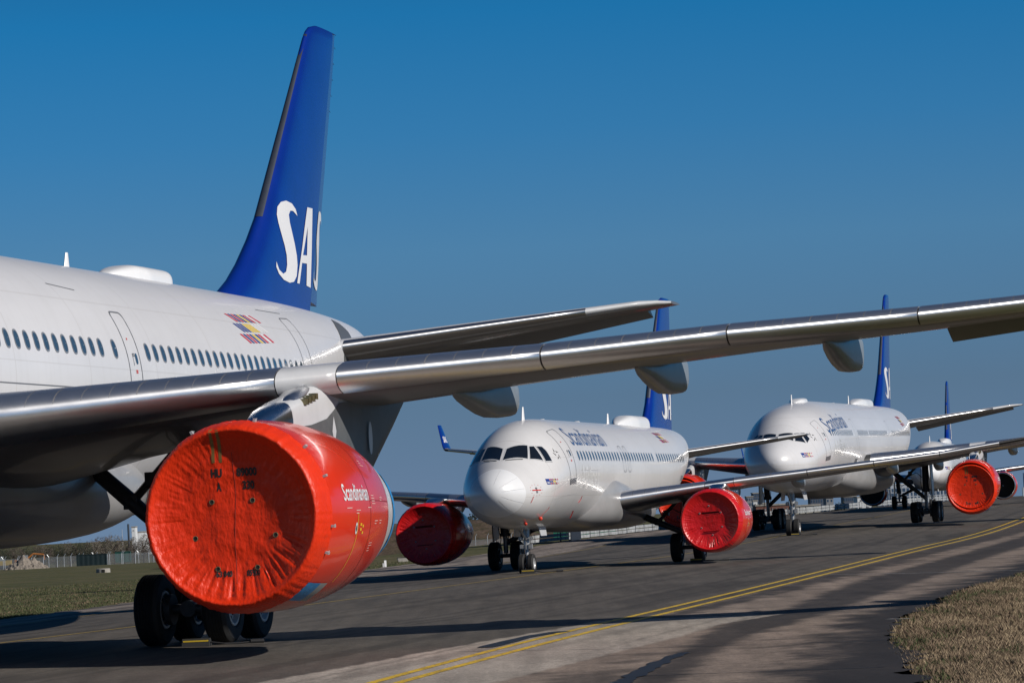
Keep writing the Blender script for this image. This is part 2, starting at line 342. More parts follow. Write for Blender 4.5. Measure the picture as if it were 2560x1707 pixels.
def canoe(mb, W, k, x0, length, depth, hw, mi=0, tail_up=0.25):
    """flap track fairing hanging under the wing: starts at chord fraction x0 and runs length metres aft"""
    le, te, T, u = W.sec(k); st = W.pt(k, x0, -1); rings = []
    tez = te.z
    prof = [(0, .03, .15), (.06, .14, .45), (.15, .30, .72), (.3, .55, .92), (.45, .78, 1), (.6, .95, 1), (.72, 1.0, 1), (.85, 1.02, 1), (.93, .99, .97), (.975, .88, .88), (1.0, .66, .70)]
    for t, dd, ww in prof:
        s = st.y + t * length; x = x0 + t * length / (te - le).length
        top = (W.pt(k, min(x, 1), -1).z if x < 1 else tez) + 0.06; bot = lerp(st.z, tez, t) - depth * dd
        top = max(top - (0.10 * (t - .8) / .2 if t > .8 else 0), bot + 0.05)
        zc = lerp(bot, top, .5); hh = (top - bot) / 2; ring = []
        for j in range(20):
            a = 2 * math.pi * j / 20; c, s_ = math.cos(a), math.sin(a)
            ring.append((st.x + hw * ww * math.copysign(abs(c) ** .34, c), s, zc + hh * math.copysign(abs(s_) ** (.9 if s_ < 0 else .5), s_)))
        rings.append(ring)
    mb.grid(rings, True, True, True, mi)

# ------------------------------------------------------------------ wheels and landing gear
WHEELS = {}
def wheel_mesh(r, w):
    key = (r, w)
    if key in WHEELS: return WHEELS[key]
    mb = MB(); h = w / 2; rr = r * .54
    prof = [(-h * .80, rr), (-h * .98, rr * 1.12), (-h, r * .78), (-h * .95, r * .90), (-h * .78, r * .975)]
    for q in (-.62, -.36, -.12, .12, .36, .62): prof += [(h * (q - .035), r), (h * (q - .02), r * .982), (h * (q + .02), r * .982), (h * (q + .035), r)]
    prof += [(h * .78, r * .975), (h * .95, r * .90), (h, r * .78), (h * .98, rr * 1.12), (h * .80, rr)]
    mb.revolve(prof, (0, 0, 0), (1, 0, 0), 44, 0)
    for sg in (-1, 1):
        mb.revolve([(sg * h * .80, rr * 1.02), (sg * h * .92, rr * .98), (sg * h * .92, rr * .86), (sg * h * .55, rr * .74), (sg * h * .5, rr * .35), (sg * h * .72, rr * .32), (sg * h * .74, rr * .02)], (0, 0, 0), (1, 0, 0), 32, 1)
        for i in range(9):
            a = 2 * math.pi * i / 9; mb.tube((sg * h * .5, rr * .55 * math.cos(a), rr * .55 * math.sin(a)), (sg * h * .585, rr * .55 * math.cos(a), rr * .55 * math.sin(a)), rr * .09, n=8, mi=2)
    o = mb.build('wheel', [TYRE, RIM, HOLE], ang=30); me = o.data; bpy.data.objects.remove(o); WHEELS[key] = me; return me
def wheel(parent, c, r, w):
    o = bpy.data.objects.new('wheel', wheel_mesh(r, w)); COL.objects.link(o); o.parent = parent; o.location = c; return o

def nose_gear(P, s, ztop, r, w, tr, rake=0.12):
    mb = MB(); zb = r; top = (0, s + rake * (ztop - zb), ztop); mid = (0, s + rake * (ztop - zb) * .42, lerp(zb, ztop, .42)); ax = (0, s, zb)
    k = r / .38
    mb.tube(mid, top, .11 * k, .13 * k, 18, 0); mb.tube(ax, mid, .065 * k, .065 * k, 16, 1)
    mb.tube((-tr, s, zb), (tr, s, zb), .05 * k, n=12, mi=0); mb.tube((0, mid[1], mid[2] - .06 * k), (0, mid[1], mid[2] + .10 * k), .15 * k, n=18, mi=0)
    mb.box((0.17 * k, mid[1] - .1 * k, mid[2] + .05 * k), (.07 * k, .07 * k, .09 * k), 0); mb.box((-.17 * k, mid[1] - .08 * k, mid[2] + .05 * k), (.06 * k, .06 * k, .07 * k), 0)
    for sx in (-1, 1):       # torque links, lights, hoses
        mb.tube((.05 * k * sx, s + .28 * k, lerp(zb, mid[2], .55)), (.06 * k * sx, s + .02, zb + .06 * k), .025 * k, n=8)
        mb.tube((.05 * k * sx, s + .28 * k, lerp(zb, mid[2], .55)), (.06 * k * sx, mid[1] + .04, mid[2] - .05 * k), .025 * k, n=8)
        mb.revolve([(0, .02), (.0, .085 * k), (.07 * k, .07 * k), (.1 * k, .03 * k)], (.20 * k * sx, s + rake * (ztop - zb) * .62 - .16 * k, lerp(zb, ztop, .66)), (0, 1, 0), 16, 1)
        mb.path([(.12 * k * sx, mid[1] - .05, mid[2]), (.16 * k * sx, mid[1] + .1, lerp(mid[2], ztop, .5)), (.1 * k * sx, top[1], ztop)], .014 * k, 6, 2)
        mb.path([(.08 * k * sx, s, zb + .05), (.12 * k * sx, s + .12, lerp(zb, mid[2], .5)), (.1 * k * sx, mid[1], mid[2])], .012 * k, 6, 2)
    mb.tube((0, mid[1] - .02, mid[2] + .3 * k), (0, s - 1.25 * k, ztop - .02), .05 * k, .06 * k, 10)   # drag strut
    g = mb.build('nose_landing_gear', [GEARSTEEL, GEARSTEEL, SEAL], P)
    for sx in (-1, 1): wheel(g, (sx * (tr - w * .35), s, r), r, w)
    d = MB()
    for sx in (-1, 1):
        d.add([(sx * .42 * k, s + .1, ztop + .12), (sx * .42 * k, s + 1.3 * k, ztop + .12), (sx * .50 * k, s + 1.25 * k, ztop - .42 * k), (sx * .50 * k, s + .25 * k, ztop - .42 * k),
               (sx * .445 * k, s + .1, ztop + .12), (sx * .445 * k, s + 1.3 * k, ztop + .12), (sx * .525 * k, s + 1.25 * k, ztop - .42 * k), (sx * .525 * k, s + .25 * k, ztop - .42 * k)],
              [(0, 1, 2, 3), (4, 5, 6, 7), (0, 1, 5, 4), (1, 2, 6, 5), (2, 3, 7, 6), (3, 0, 4, 7)])
    d.build('gear_door', [PALEPAINT], P)
    return g
def main_gear(P, side, s, l, ztop, r, w, bogie, fz):
    """leg with side stay; bogie = (half axle spacing or 0, half track)"""
    mb = MB(); k = r / .6; dx, tr = bogie; x = side * l
    mb.tube((x, s, r + .1), (x, s - .05, lerp(r, ztop, .45)), .10 * k, n=16, mi=1); mb.tube((x, s - .05, lerp(r, ztop, .42)), (x + side * .05, s - .1, ztop), .17 * k, .2 * k, 18, 0)
    mb.tube((x, s, lerp(r, ztop, .40)), (x, s, lerp(r, ztop, .47)), .23 * k, n=18)
    axles = (s - dx, s + dx) if dx else (s,)
    if dx: mb.tube((x, s - dx - .1, r), (x, s + dx + .1, r), .14 * k, n=14, mi=0); mb.box((x, s, r + .08), (.13 * k, .3 * k, .14 * k))
    for a in axles: mb.tube((x - tr, a, r), (x + tr, a, r), .085 * k, n=12, mi=0)
    for a in axles:
        for sx in (-1, 1): mb.tube((x + sx * tr * .45, a, r), (x + sx * tr * .62, a, r), .26 * k, n=20, mi=2)
    e = (side * (l - 1.95 * k), s + .12, fz)                       # side stay, its lock brace and hoses
    m = (x, s, lerp(r, ztop, .26)); h = tuple(lerp(e[i], m[i], .36) for i in range(3))
    mb.tube(e, h, .14 * k, .15 * k, 12); mb.tube(h, m, .14 * k, .10 * k, 12); mb.tube(h, (x - side * .30, s, ztop), .075 * k, n=10); mb.box(tuple(lerp(h[i], (x - side * .3, s, ztop)[i], .4) for i in range(3)), (.11 * k, .1 * k, .11 * k))
    mb.path([(h[0], h[1] - .1, h[2] + .1), (x - side * .55, s - .15, lerp(r, ztop, .8)), (x - side * .2, s - .1, lerp(r, ztop, .7))], .022 * k, 6, 2)
    mb.box(h, (.12 * k, .12 * k, .12 * k))
    mb.tube((x, s + .3 * k, lerp(r, ztop, .35)), (x, s + .05, r + .1), .05 * k, n=8); mb.tube((x, s + .3 * k, lerp(r, ztop, .35)), (x, s, lerp(r, ztop, .45)), .05 * k, n=8)
    for q in (-1, 1): mb.path([(x + q * .2 * k, s - .1, ztop - .2), (x + q * .25 * k, s - .22 * k, lerp(r, ztop, .6)), (x + q * .16 * k, s - .15 * k, lerp(r, ztop, .35)), (x + q * .3 * k, s - dx * .5, r + .1)], .018 * k, 6, 2)
    g = mb.build('main_landing_gear', [GEARDARK, GEARSTEEL, GEARDARK], P)
    for a in axles:
        for sx in (-1, 1): wheel(g, (x + sx * tr, a, r), r, w)
    d = MB(); xo = x + side * .34 * k
    d.add([(xo, s - .75 * k, ztop), (xo, s + .7 * k, ztop), (xo + side * .05, s + .5 * k, lerp(r, ztop, .36)), (xo + side * .05, s - .5 * k, lerp(r, ztop, .30)),
           (xo + side * .05, s - .75 * k, ztop), (xo + side * .05, s + .7 * k, ztop), (xo + side * .10, s + .5 * k, lerp(r, ztop, .36)), (xo + side * .10, s - .5 * k, lerp(r, ztop, .30))],
          [(0, 1, 2, 3), (4, 5, 6, 7), (0, 1, 5, 4), (1, 2, 6, 5), (2, 3, 7, 6), (3, 0, 4, 7)])
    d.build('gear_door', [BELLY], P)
    return g

# ------------------------------------------------------------------ letters and marks
S_POLY = [(57.16, 10.63), (57.04, 10.81), (56.75, 10.94), (56.3, 10.98), (55.88, 10.91), (55.6, 10.76), (55.49, 10.54), (55.53, 10.31), (55.66, 10.03), (55.83, 9.73), (55.92, 9.47), (55.89, 9.21), (55.75, 9.02), (55.49, 8.95), (55.18, 9.04), (55.01, 9.25), (54.96, 9.1), (55.13, 8.93), (55.5, 8.79), (56.0, 8.74), (56.4, 8.79), (56.69, 8.96), (56.83, 9.26), (56.83, 9.52), (56.72, 9.83), (56.57, 10.14), (56.45, 10.4), (56.42, 10.61), (56.57, 10.73), (56.81, 10.74)]
A_POLY = [[(58.15, 10.95), (58.69, 10.96), (58.43, 9.83), (58.12, 8.73), (57.65, 8.76), (57.85, 9.6), (58.09, 10.4)], [(58.15, 10.95), (58.09, 10.4), (57.43, 9.58), (56.93, 8.77), (56.69, 8.77), (57.39, 9.77)], [(57.43, 9.58), (57.85, 9.6), (57.79, 9.37), (57.29, 9.36)]]
S2_POLY = [(x * .0 + 59.45 + (x - 57.16) * .56 - (10.63 - z) * .05, z - .07) for x, z in S_POLY]
SAS = [('S', [S_POLY]), ('A', A_POLY), ('S', [S2_POLY])]
BARS = ['RBRBYBRWR', 'BBBYYYWWW', 'RBRBYBRWR']
def bars_emblem(x0, x1, y0, y1, slant):
    """three rows of small flag-coloured bars -> {colour: polygons}"""
    out = {}; rows = 3; hgt = (y1 - y0) / (rows + (rows - 1) * .22); wdt = (x1 - x0) / 9
    for r in range(rows):
        ya = y1 - r * hgt * 1.22; yb = ya - hgt
        for i, ch in enumerate(BARS[r]):
            xa = x0 + i * wdt; out.setdefault(ch, []).append([(xa, ya), (xa + wdt * .62, ya), (xa + wdt * .62 + slant, yb), (xa + slant, yb)])
    return out
FLAGM = {'R': 0, 'B': 1, 'Y': 2, 'W': 3}

# ------------------------------------------------------------------ aircraft data
def wing_secs(tab, mk):
    return [mk(*t) for t in tab]
A330 = dict(F=F330, white=WHITE330, n='A',
  wing=[(l, (l, s, z), (l, ts, tz), T, (0, 0, 1)) for l, s, z, ts, tz, T in (
    (1.2, 20.5, 4.06, 32.2, 3.30, 1.72), (2.82, 21.5, 4.23, 32.3, 3.48, 1.62), (4.8, 22.73, 4.39, 32.5, 3.95, 1.30), (9.35, 25.55, 4.82, 32.9, 4.70, .82), (13.4, 28.05, 5.12, 34.4, 5.13, .66),
    (16.5, 29.98, 5.41, 35.55, 5.40, .56), (19.9, 32.1, 5.65, 36.8, 5.68, .47), (25, 35.25, 6.12, 38.65, 6.17, .34), (29.0, 37.75, 6.62, 40.1, 6.60, .24))],
  winglet=[(0, (29.0, 37.75, 6.62), (29.0, 40.1, 6.60), .24, (0, 0, 1)), (1, (29.12, 38.0, 6.68), (29.12, 40.25, 6.68), .22, (-.35, 0, .9)), (2, (29.27, 38.35, 6.92), (29.27, 40.4, 6.92), .2, (-.85, 0, .4)), (3, (29.95, 39.95, 8.4), (29.95, 41.0, 8.4), .09, (-.9, 0, .4))],
  slats=[(3.02, 9.02), (10.02, 13.33), (13.36, 16.49), (16.52, 19.85), (19.88, 23.3), (23.33, 26.6), (26.63, 28.7)], gap=(9.04, 10.0), gapmat=PALEPAINT,
  ail=[(20.0, 24.3), (24.4, 27.6)], ailx=.76, aildrop=R(21), fair=[(6.3, .62, 1.0, .7), (11.2, .46, 1.2, .64), (14.5, .42, 1.2, .66), (17.95, .38, 1.2, .68)], fairw=.21, nkey=3.0,
  htp=[(l, (l, s, z), (l, ts, tz), T, (0, 0, 1)) for l, s, z, ts, tz, T in ((.5, 54.3, 6.68, 60.6, 6.62, .7), (1.8, 55.2, 6.9, 61.0, 6.83, .6), (9.0, 59.95, 7.83, 62.45, 7.80, .24), (9.45, 60.4, 7.87, 62.55, 7.86, .16), (9.72, 61.2, 7.9, 62.6, 7.89, .08))],
  elev=(1.9, 9.0, .66, R(16)),
  fin=[(z, (0, s, z), (0, s + (h - s) / .76, z), T, (1, 0, 0)) for z, s, h, T in ((7.6, 49.6, 57.7, .85), (8.2, 50.61, 58.0, .80), (8.62, 51.64, 58.25, .76), (9.09, 52.50, 58.5, .72), (9.77, 53.5, 58.85, .66), (10.42, 54.3, 59.2, .60), (15.8, 59.45, 62.05, .27), (16.05, 59.75, 62.18, .24), (16.2, 60.05, 62.26, .2), (16.30, 60.6, 62.32, .12))],
  ruddrop=R(6), shield=(10.45, 15.95), lk=(54.96, 8.74, 1.0, 54.60, 8.74, 1.10),
  eng=(9.37, 21.38, 2.41), erad=1.0, belly=[(15.8, 2.0, 4.2, 2.75), (17.5, 2.55, 4.55, 2.42), (19.5, 2.98, 4.75, 2.14), (23, 3.14, 4.62, 2.02), (31, 3.14, 4.3, 2.02), (34, 3.08, 4.2, 2.10), (36.3, 2.72, 4.0, 2.32), (38.2, 2.1, 3.7, 2.58), (40, 1.3, 3.4, 2.78)],
  nose=(6.67, 2.72, .52, .38, .36), main=(32.05, 5.34, 4.0, .7, .5, (.99, .70), 3.58),
  htpfair=None)
A330B = dict(A330); _fz = lambda z: 8 + (z - 8) * 1.045 if z > 8 else z
A330B['fin'] = [(_fz(k), (a[0], a[1], _fz(a[2])), (b[0], b[1], _fz(b[2])), T, u) for k, a, b, T, u in A330['fin']]; A330B['shield'] = (_fz(10.45), _fz(15.95)); A330B['lk'] = (54.96, 8.74, 1.045, 54.6, 8.78, 1.10)
A320 = dict(F=F320, white=WHITE320, n='B',
  wing=[(l, (l, s, z), (l, ts, tz), T, (0, 0, 1)) for l, s, z, ts, tz, T in (
    (.9, 11.8, 2.48, 18.4, 2.2, .98), (2.0, 12.4, 2.60, 18.6, 2.40, .92), (5.5, 14.25, 3.02, 18.9, 2.88, .52), (6.4, 14.73, 3.12, 19.1, 3.0, .48), (8.8, 16.0, 3.33, 19.83, 3.22, .40), (11.5, 17.43, 3.59, 20.64, 3.48, .33), (14, 18.76, 3.83, 21.4, 3.75, .27), (17.4, 20.56, 4.31, 22.45, 4.25, .18))],
  winglet=[(0, (17.4, 20.56, 4.31), (17.4, 22.45, 4.25), .18, (0, 0, 1)), (1, (17.7, 20.8, 4.39), (17.7, 22.55, 4.37), .17, (-.3, 0, .95)), (2, (18.02, 21.2, 4.69), (18.02, 22.7, 4.67), .15, (-.8, 0, .5)), (3, (18.5, 22.3, 6.65), (18.5, 23.1, 6.65), .06, (-.95, 0, .25))],
  slats=[(2.14, 5.22), (6.3, 9.0), (9.03, 11.5), (11.53, 14.0), (14.03, 16.3)], gap=(5.24, 6.28), gapmat=METAL,
  ail=[(13.4, 16.4)], ailx=.77, aildrop=R(3), fair=[(8.15, .55, .85, .36), (11.85, .5, .85, .34)], fairw=.17, nkey=3.0,
  htp=[(l, (l, s, z), (l, ts, tz), T, (0, 0, 1)) for l, s, z, ts, tz, T in ((.3, 31.15, 4.4, 34.9, 4.36, .42), (1.3, 31.8, 4.64, 35.15, 4.58, .36), (5.9, 34.75, 5.2, 36.3, 5.17, .15), (6.2, 35.15, 5.23, 36.4, 5.21, .07))],
  elev=(1.3, 5.9, .68, R(5)),
  fin=[(z, (0, s, z), (0, s + (h - s) / .74, z), T, (1, 0, 0)) for z, s, h, T in ((5.4, 28.0, 34.2, .7), (5.88, 28.75, 34.4, .62), (6.28, 29.35, 34.55, .58), (6.82, 29.95, 34.75, .55), (9.53, 32.0, 35.45, .38), (11.35, 33.6, 35.95, .24), (11.6, 33.95, 36.0, .2), (11.74, 34.5, 36.03, .1))],
  ruddrop=R(10), shield=(7.1, 11.3), lk=(54.96, 8.74, .74, 31.85, 6.17, .77),
  eng=(5.75, 12.0, 1.63), erad=.757, belly=[(9.6, 1.2, 3.3, 1.78), (10.5, 1.66, 3.55, 1.62), (11.4, 1.98, 3.76, 1.52), (12.5, 2.15, 3.80, 1.47), (13.8, 2.20, 3.66, 1.44), (18, 2.17, 3.1, 1.44), (20.5, 1.98, 2.9, 1.54), (22.5, 1.5, 2.7, 1.72), (23.8, 1.0, 2.5, 1.85)],
  nose=(5.07, 1.82, .38, .22, .25), main=(17.71, 3.795, 2.55, .585, .42, (0, .465), 1.95),
  htpfair=None)

def nac_prof(k): return [(.40, 1.40), (.14, 1.405), (.06, 1.425), (.035, 1.452), (.09, 1.50), (.3, 1.555), (.8, 1.62), (1.5, 1.655), (2.3, 1.655), (3.0, 1.62), (3.8, 1.555), (4.5, 1.47), (5.05, 1.375)]
def nac_r(ds, k):
    p = nac_prof(1)[3:]; d = ds / k
    for a, b in zip(p[:-1], p[1:]):
        if d <= b[0]: return lerp(a[1], b[1], (d - a[0]) / (b[0] - a[0])) * k
    return p[-1][1] * k

def build_engine(P, D, side, text=True, marks=True, lip=False):
    l, s, z = D['eng']; k = D['erad']; x = side * l
    mb = MB(); mb.revolve([(a * k, r * k) for a, r in nac_prof(k)], (x, s, z), (0, 1, 0), 72, 0)
    mb.revolve([(.40 * k, 1.40 * k), (.8 * k, 1.36 * k), (1.2 * k, 1.34 * k), (1.25 * k, .02)], (x, s, z), (0, 1, 0), 48, 1)
    e = mb.build('engine', [NACRED, HOLE], P)
    a = MB(); a.revolve([(5.06 * k, 1.371 * k), (5.5 * k, 1.285 * k), (6.0 * k, 1.18 * k), (6.45 * k, 1.08 * k), (6.6 * k, 1.05 * k), (6.55 * k, 1.0 * k), (6.0 * k, .95 * k)], (x, s, z), (0, 1, 0), 64, 0); a.build('exhaust_ring', [PALEPAINT], e)
    q = MB()
    if lip: q.revolve([(a * k + (-.004 if i else 0), r * k + (.004 if i > 2 else -.004)) for i, (a, r) in enumerate(nac_prof(k)[:6])], (x, s, z), (0, 1, 0), 64); q.build('inlet_lip', [METAL], e)
    # cowl joints
    j = MB()
    for d in (2.95, 5.0): j.revolve([((d - .012) * k, nac_r((d - .012) * k, k) + .004), ((d + .012) * k, nac_r((d + .012) * k, k) + .004)], (x, s, z), (0, 1, 0), 72, 0)
    def nac(ds, a, off=.006): r = nac_r(ds, k) + off; return (x + r * math.cos(a), s + ds, z + r * math.sin(a))
    V = [(2.95 * k, .02), (5.0 * k, .02), (5.0 * k, .035), (2.95 * k, .035)]
    decal(j, [(q, w / .02 * .012 + .1) for q, w in V], [(0, 1, 2, 3)], lambda u, v: nac(u, v, .004), .25)
    j.build('cowl_joint', [mat('cowl_joint_line', (.25, .01, .008), .5)], e)
    if text:
        V, F = text_mesh('Scandinavian', .012); t = MB()
        mir = side
        def fn(u, v):
            ds = (1.25 + u * 1.62) * k if side > 0 else (2.87 - u * 1.62) * k; a = R(6.5 + 10.5 * v)
            p = nac(ds, a if side > 0 else math.pi - a, .007); return p
        decal(t, V, F, fn, .08); t.build('cowl_lettering', [LETTERWHITE], e)
    if marks and side > 0:
        PST = mat('pale_stencil', (.75, .5, .45), .5)
        t = MB(); decal(t, [(2.02 * k, R(-1)), (2.045 * k, R(-1)), (1.95 * k, R(-46)), (1.925 * k, R(-46))], [(0, 1, 2, 3)], lambda u, v: nac(u, v), .12, 0); t.build('cowl_stripe', [YELLOWMARK], e)
        for cx, cy in ((2.16, -7), (2.16, -10), (2.3, -8), (2.3, -12)): t = MB(); decal(t, [(cx * k, R(cy)), ((cx + .1) * k, R(cy)), ((cx + .1) * k, R(cy - 1.6)), (cx * k, R(cy - 1.6))], [(0, 1, 2, 3)], lambda u, v: nac(u, v), .2, 0); t.build('cowl_mark', [YELLOWMARK], e)
        t = MB(); o = oval(1.93 * k, R(-10), .06 * k, R(3.6), 18, 2); decal(t, o, [tuple(range(18))], lambda u, v: nac(u, v), .3, 0); o = oval(1.93 * k, R(-10), .035 * k, R(2.0), 12, 2); decal(t, o, [tuple(range(12))], lambda u, v: nac(u, v, .009), .3, 1); t.build('cowl_sign', [LETTERWHITE, LETTERBLACK], e)
        rnd = random.Random(5)
        for cx, cy, n in ((3.1, 10, 4), (3.1, -20, 4), (1.35, 2.5, 1), (2.75, 2.5, 1), (3.3, -6, 2), (3.75, -6, 2), (2.1, -58, 3), (3.2, 34, 3), (3.9, 9, 2), (1.9, 1, 2)):
            for q in range(n):
                t = MB(); w = rnd.uniform(.14, .30); a = R(cy - q * 1.7); decal(t, [(cx * k, a), ((cx + w) * k, a), ((cx + w) * k, a - R(.45)), (cx * k, a - R(.45))], [(0, 1, 2, 3)], lambda u, v: nac(u, v), .2, 0); t.build('cowl_stencil', [PST], e)
    # pylon
    sh = s - 21.38 * k; zz = lambda v: z + (v - 2.41) * k
    st = [(22.6, 3.98, 3.3, .06), (22.9, 4.10, 3.3, .17), (23.4, 4.25, 3.3, .27), (24.2, 4.40, 3.2, .33), (25.2, 4.55, 3.1, .36), (25.8, 4.74, 3.0, .40), (26.4, 4.90, 2.9, .44), (27.2, 4.98, 2.8, .44), (28.4, 4.92, 2.9, .40)]
    st2 = [(28.4, 4.92, 2.9, .40), (29.4, 4.9, 3.1, .36), (30.1, 4.88, 3.42, .32), (31.4, 4.85, 4.0, .24), (32.9, 4.80, 4.6, .08)]
    def pyl(rows, cap0, cap1):
        m = MB(); rings = []
        for q, zt, zb, hw in rows:
            ring = []
            for i in range(24):
                a = 2 * math.pi * i / 24; c, s_ = math.cos(a), math.sin(a); zc = (zz(zt) + zz(zb)) / 2; hh = (zz(zt) - zz(zb)) / 2
                ring.append((x + hw * k * math.copysign(abs(c) ** .45, c), sh + q * k, zc + hh * math.copysign(abs(s_) ** .55, s_)))
            rings.append(ring)
        m.grid(rings, True, cap0, cap1, 0, lambda i, j: (1 if rows[i][0] < 24.0 else 0)); return m
    if D['n'] == 'A':
        p1 = pyl(st, True, False).build('pylon', [PALEPAINT, BRIGHTMETAL], e)
        m = MB(); m.revolve([(0, .02), (.1, .08), (.3, .13), (1.0, .16), (1.35, .165)], (x + side * .10, sh + 24.35 * k, zz(4.34)), (0, 1, .17), 24, 0); m.build('bleed_duct', [METAL], p1)
        m = MB(); hw = .40
        for i in range(4): m.box((x + side * (.285 + .018 * i), sh + (25.0 + .16 * i) * k, zz(4.41 + .035 * i)), (.07, .07, .055), 0)
        m.build('duct_grille', [BRASS], p1, smooth=False)
        m = MB(); rows = []
        for q, zt, zb in ((24.4, 3.95, 3.2), (25.2, 4.0, 3.1), (26.0, 4.12, 3.0), (26.8, 4.42, 2.9), (27.4, 4.46, 2.8), (28.4, 4.46, 2.9)):
            w_ = pchip([t[0] for t in st], [t[3] for t in st])(q); rows.append([(x + side * (w_ + .008) * k, sh + q * k, zz(lerp(zt, zb, t / 6))) for t in range(7)])
        m.grid(rows, False); m.build('heat_panel', [DARKPYLON], p1)
        p2 = pyl(st2, False, True).build('pylon_fairing', [DARKPYLON, DARKPYLON], e)
        for q, w, hgt, zq in ((28.95, .13, .31, 3.80), (28.0, .10, .17, 3.50)):
            m = MB(); m.add([(x + side * .415 * k, sh + q * k + w * math.cos(a), zz(zq) + hgt * math.sin(a)) for a in [2 * math.pi * i / 18 for i in range(18)]], [tuple(range(18))]); m.build('vent_panel', [PALEPAINT], p2, smooth=False)
    else:
        st = [(22.6, 3.95, 3.3, .05), (23.0, 4.12, 3.3, .25), (23.6, 4.26, 3.3, .40), (24.4, 4.30, 3.2, .48), (25.4, 4.32, 3.1, .48), (26.4, 4.34, 3.0, .44), (28.4, 4.34, 3.2, .36)]
        st2 = [(28.4, 4.34, 3.2, .36), (29.6, 4.4, 3.6, .28), (30.6, 4.4, 4.1, .1)]
        pyl([(a, b, c, d) for a, b, c, d in st], True, False).build('pylon', [mat('smoky_pylon_metal', (.35, .36, .38), .2, metal=.8, var=.25, vscale=3), BRIGHTMETAL], e); pyl(st2, False, True).build('pylon_fairing', [DARKPYLON, DARKPYLON], e)
    return e

def build_wing(P, D, side, detail=True):
    W = Wing(D['wing'], side); m = MB()
    keys = sorted(set([D['wing'][0][0] + .001] + [t[0] for t in D['wing'][1:]] + [lerp(D['wing'][0][0], D['wing'][-1][0], i / 26) for i in range(1, 26)]))
    cuts = [(a, b, D['ailx']) for a, b in D['ail']]
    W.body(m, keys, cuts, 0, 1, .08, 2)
    w = m.build('wing', [WINGSHADE, SEAL, WINGTOP], P, ang=50)
    for a, b in D['slats']:
        q = MB(); W.shell(q, a, b, .11, .065, .014); sl = q.build('slat', [SLATMETAL], w, ang=60)
        if detail:
            nr = max(2, int((b - a) / .42))
            for i in range(1, nr):
                q = MB(); kk = lerp(a, b, i / nr); wd_ = .011 if i % 3 == 0 else .006
                q.grid([[W.pt(kk + d_, x, u, .0165) for d_ in (-wd_, wd_)] for x, u in ((.095, 1), (.06, 1), (.04, 1), (.025, 1), (.015, 1), (.008, 1), (.003, 1))], False)
                q.build('rivet_line', [mat('rivet_line_grey', (.30, .30, .31), .45, metal=.6)], sl)
    q = MB(); W.shell(q, *D['gap'], .14, .06, .009); q.build('leading_edge_panel', [D['gapmat']], w, ang=60)
    for a, b in D['ail']:
        q = MB(); W.flap(q, a, b, D['ailx'], D['aildrop']); q.build('aileron', [WINGSHADE], w, ang=40)
    for kk, x0, over, dep in D['fair']:
        q = MB(); le, te, T, u = W.sec(kk); canoe(q, W, kk, x0, (1 - x0) * (te - le).length + over, dep, D['fairw']); q.build('flap_track_fairing', [FAIRPAINT], w, ang=60)
    WL = Wing(D['winglet'], side); q = MB(); WL.body(q, [0, .34, .67, 1, 1.5, 2, 2.5, 3]); wl = q.build('winglet', [FINBLUE], w, ang=60)
    if detail:
        q = MB(); V, F = text_mesh('SAS', .04)
        for up in (1, -1):
            decal(q, V, F, lambda u, v: WL.pt(2.12 + .32 * v, (.2 + .6 * u) if side * up < 0 else (.8 - .6 * u), up, .006), .2)
        q.build('winglet_lettering', [LETTERWHITE], wl, smooth=False)
    # static wicks
    for i in range(6):
        q = MB(); kk = lerp(D['ail'][-1][0], D['wing'][-1][0], i / 5.5); p = W.pt(kk, 1.0, 1); q.tube(p, (p.x, p.y + .16, p.z - .02), .006, .003, 5); q.build('static_wick', [SEAL], w)
    return W

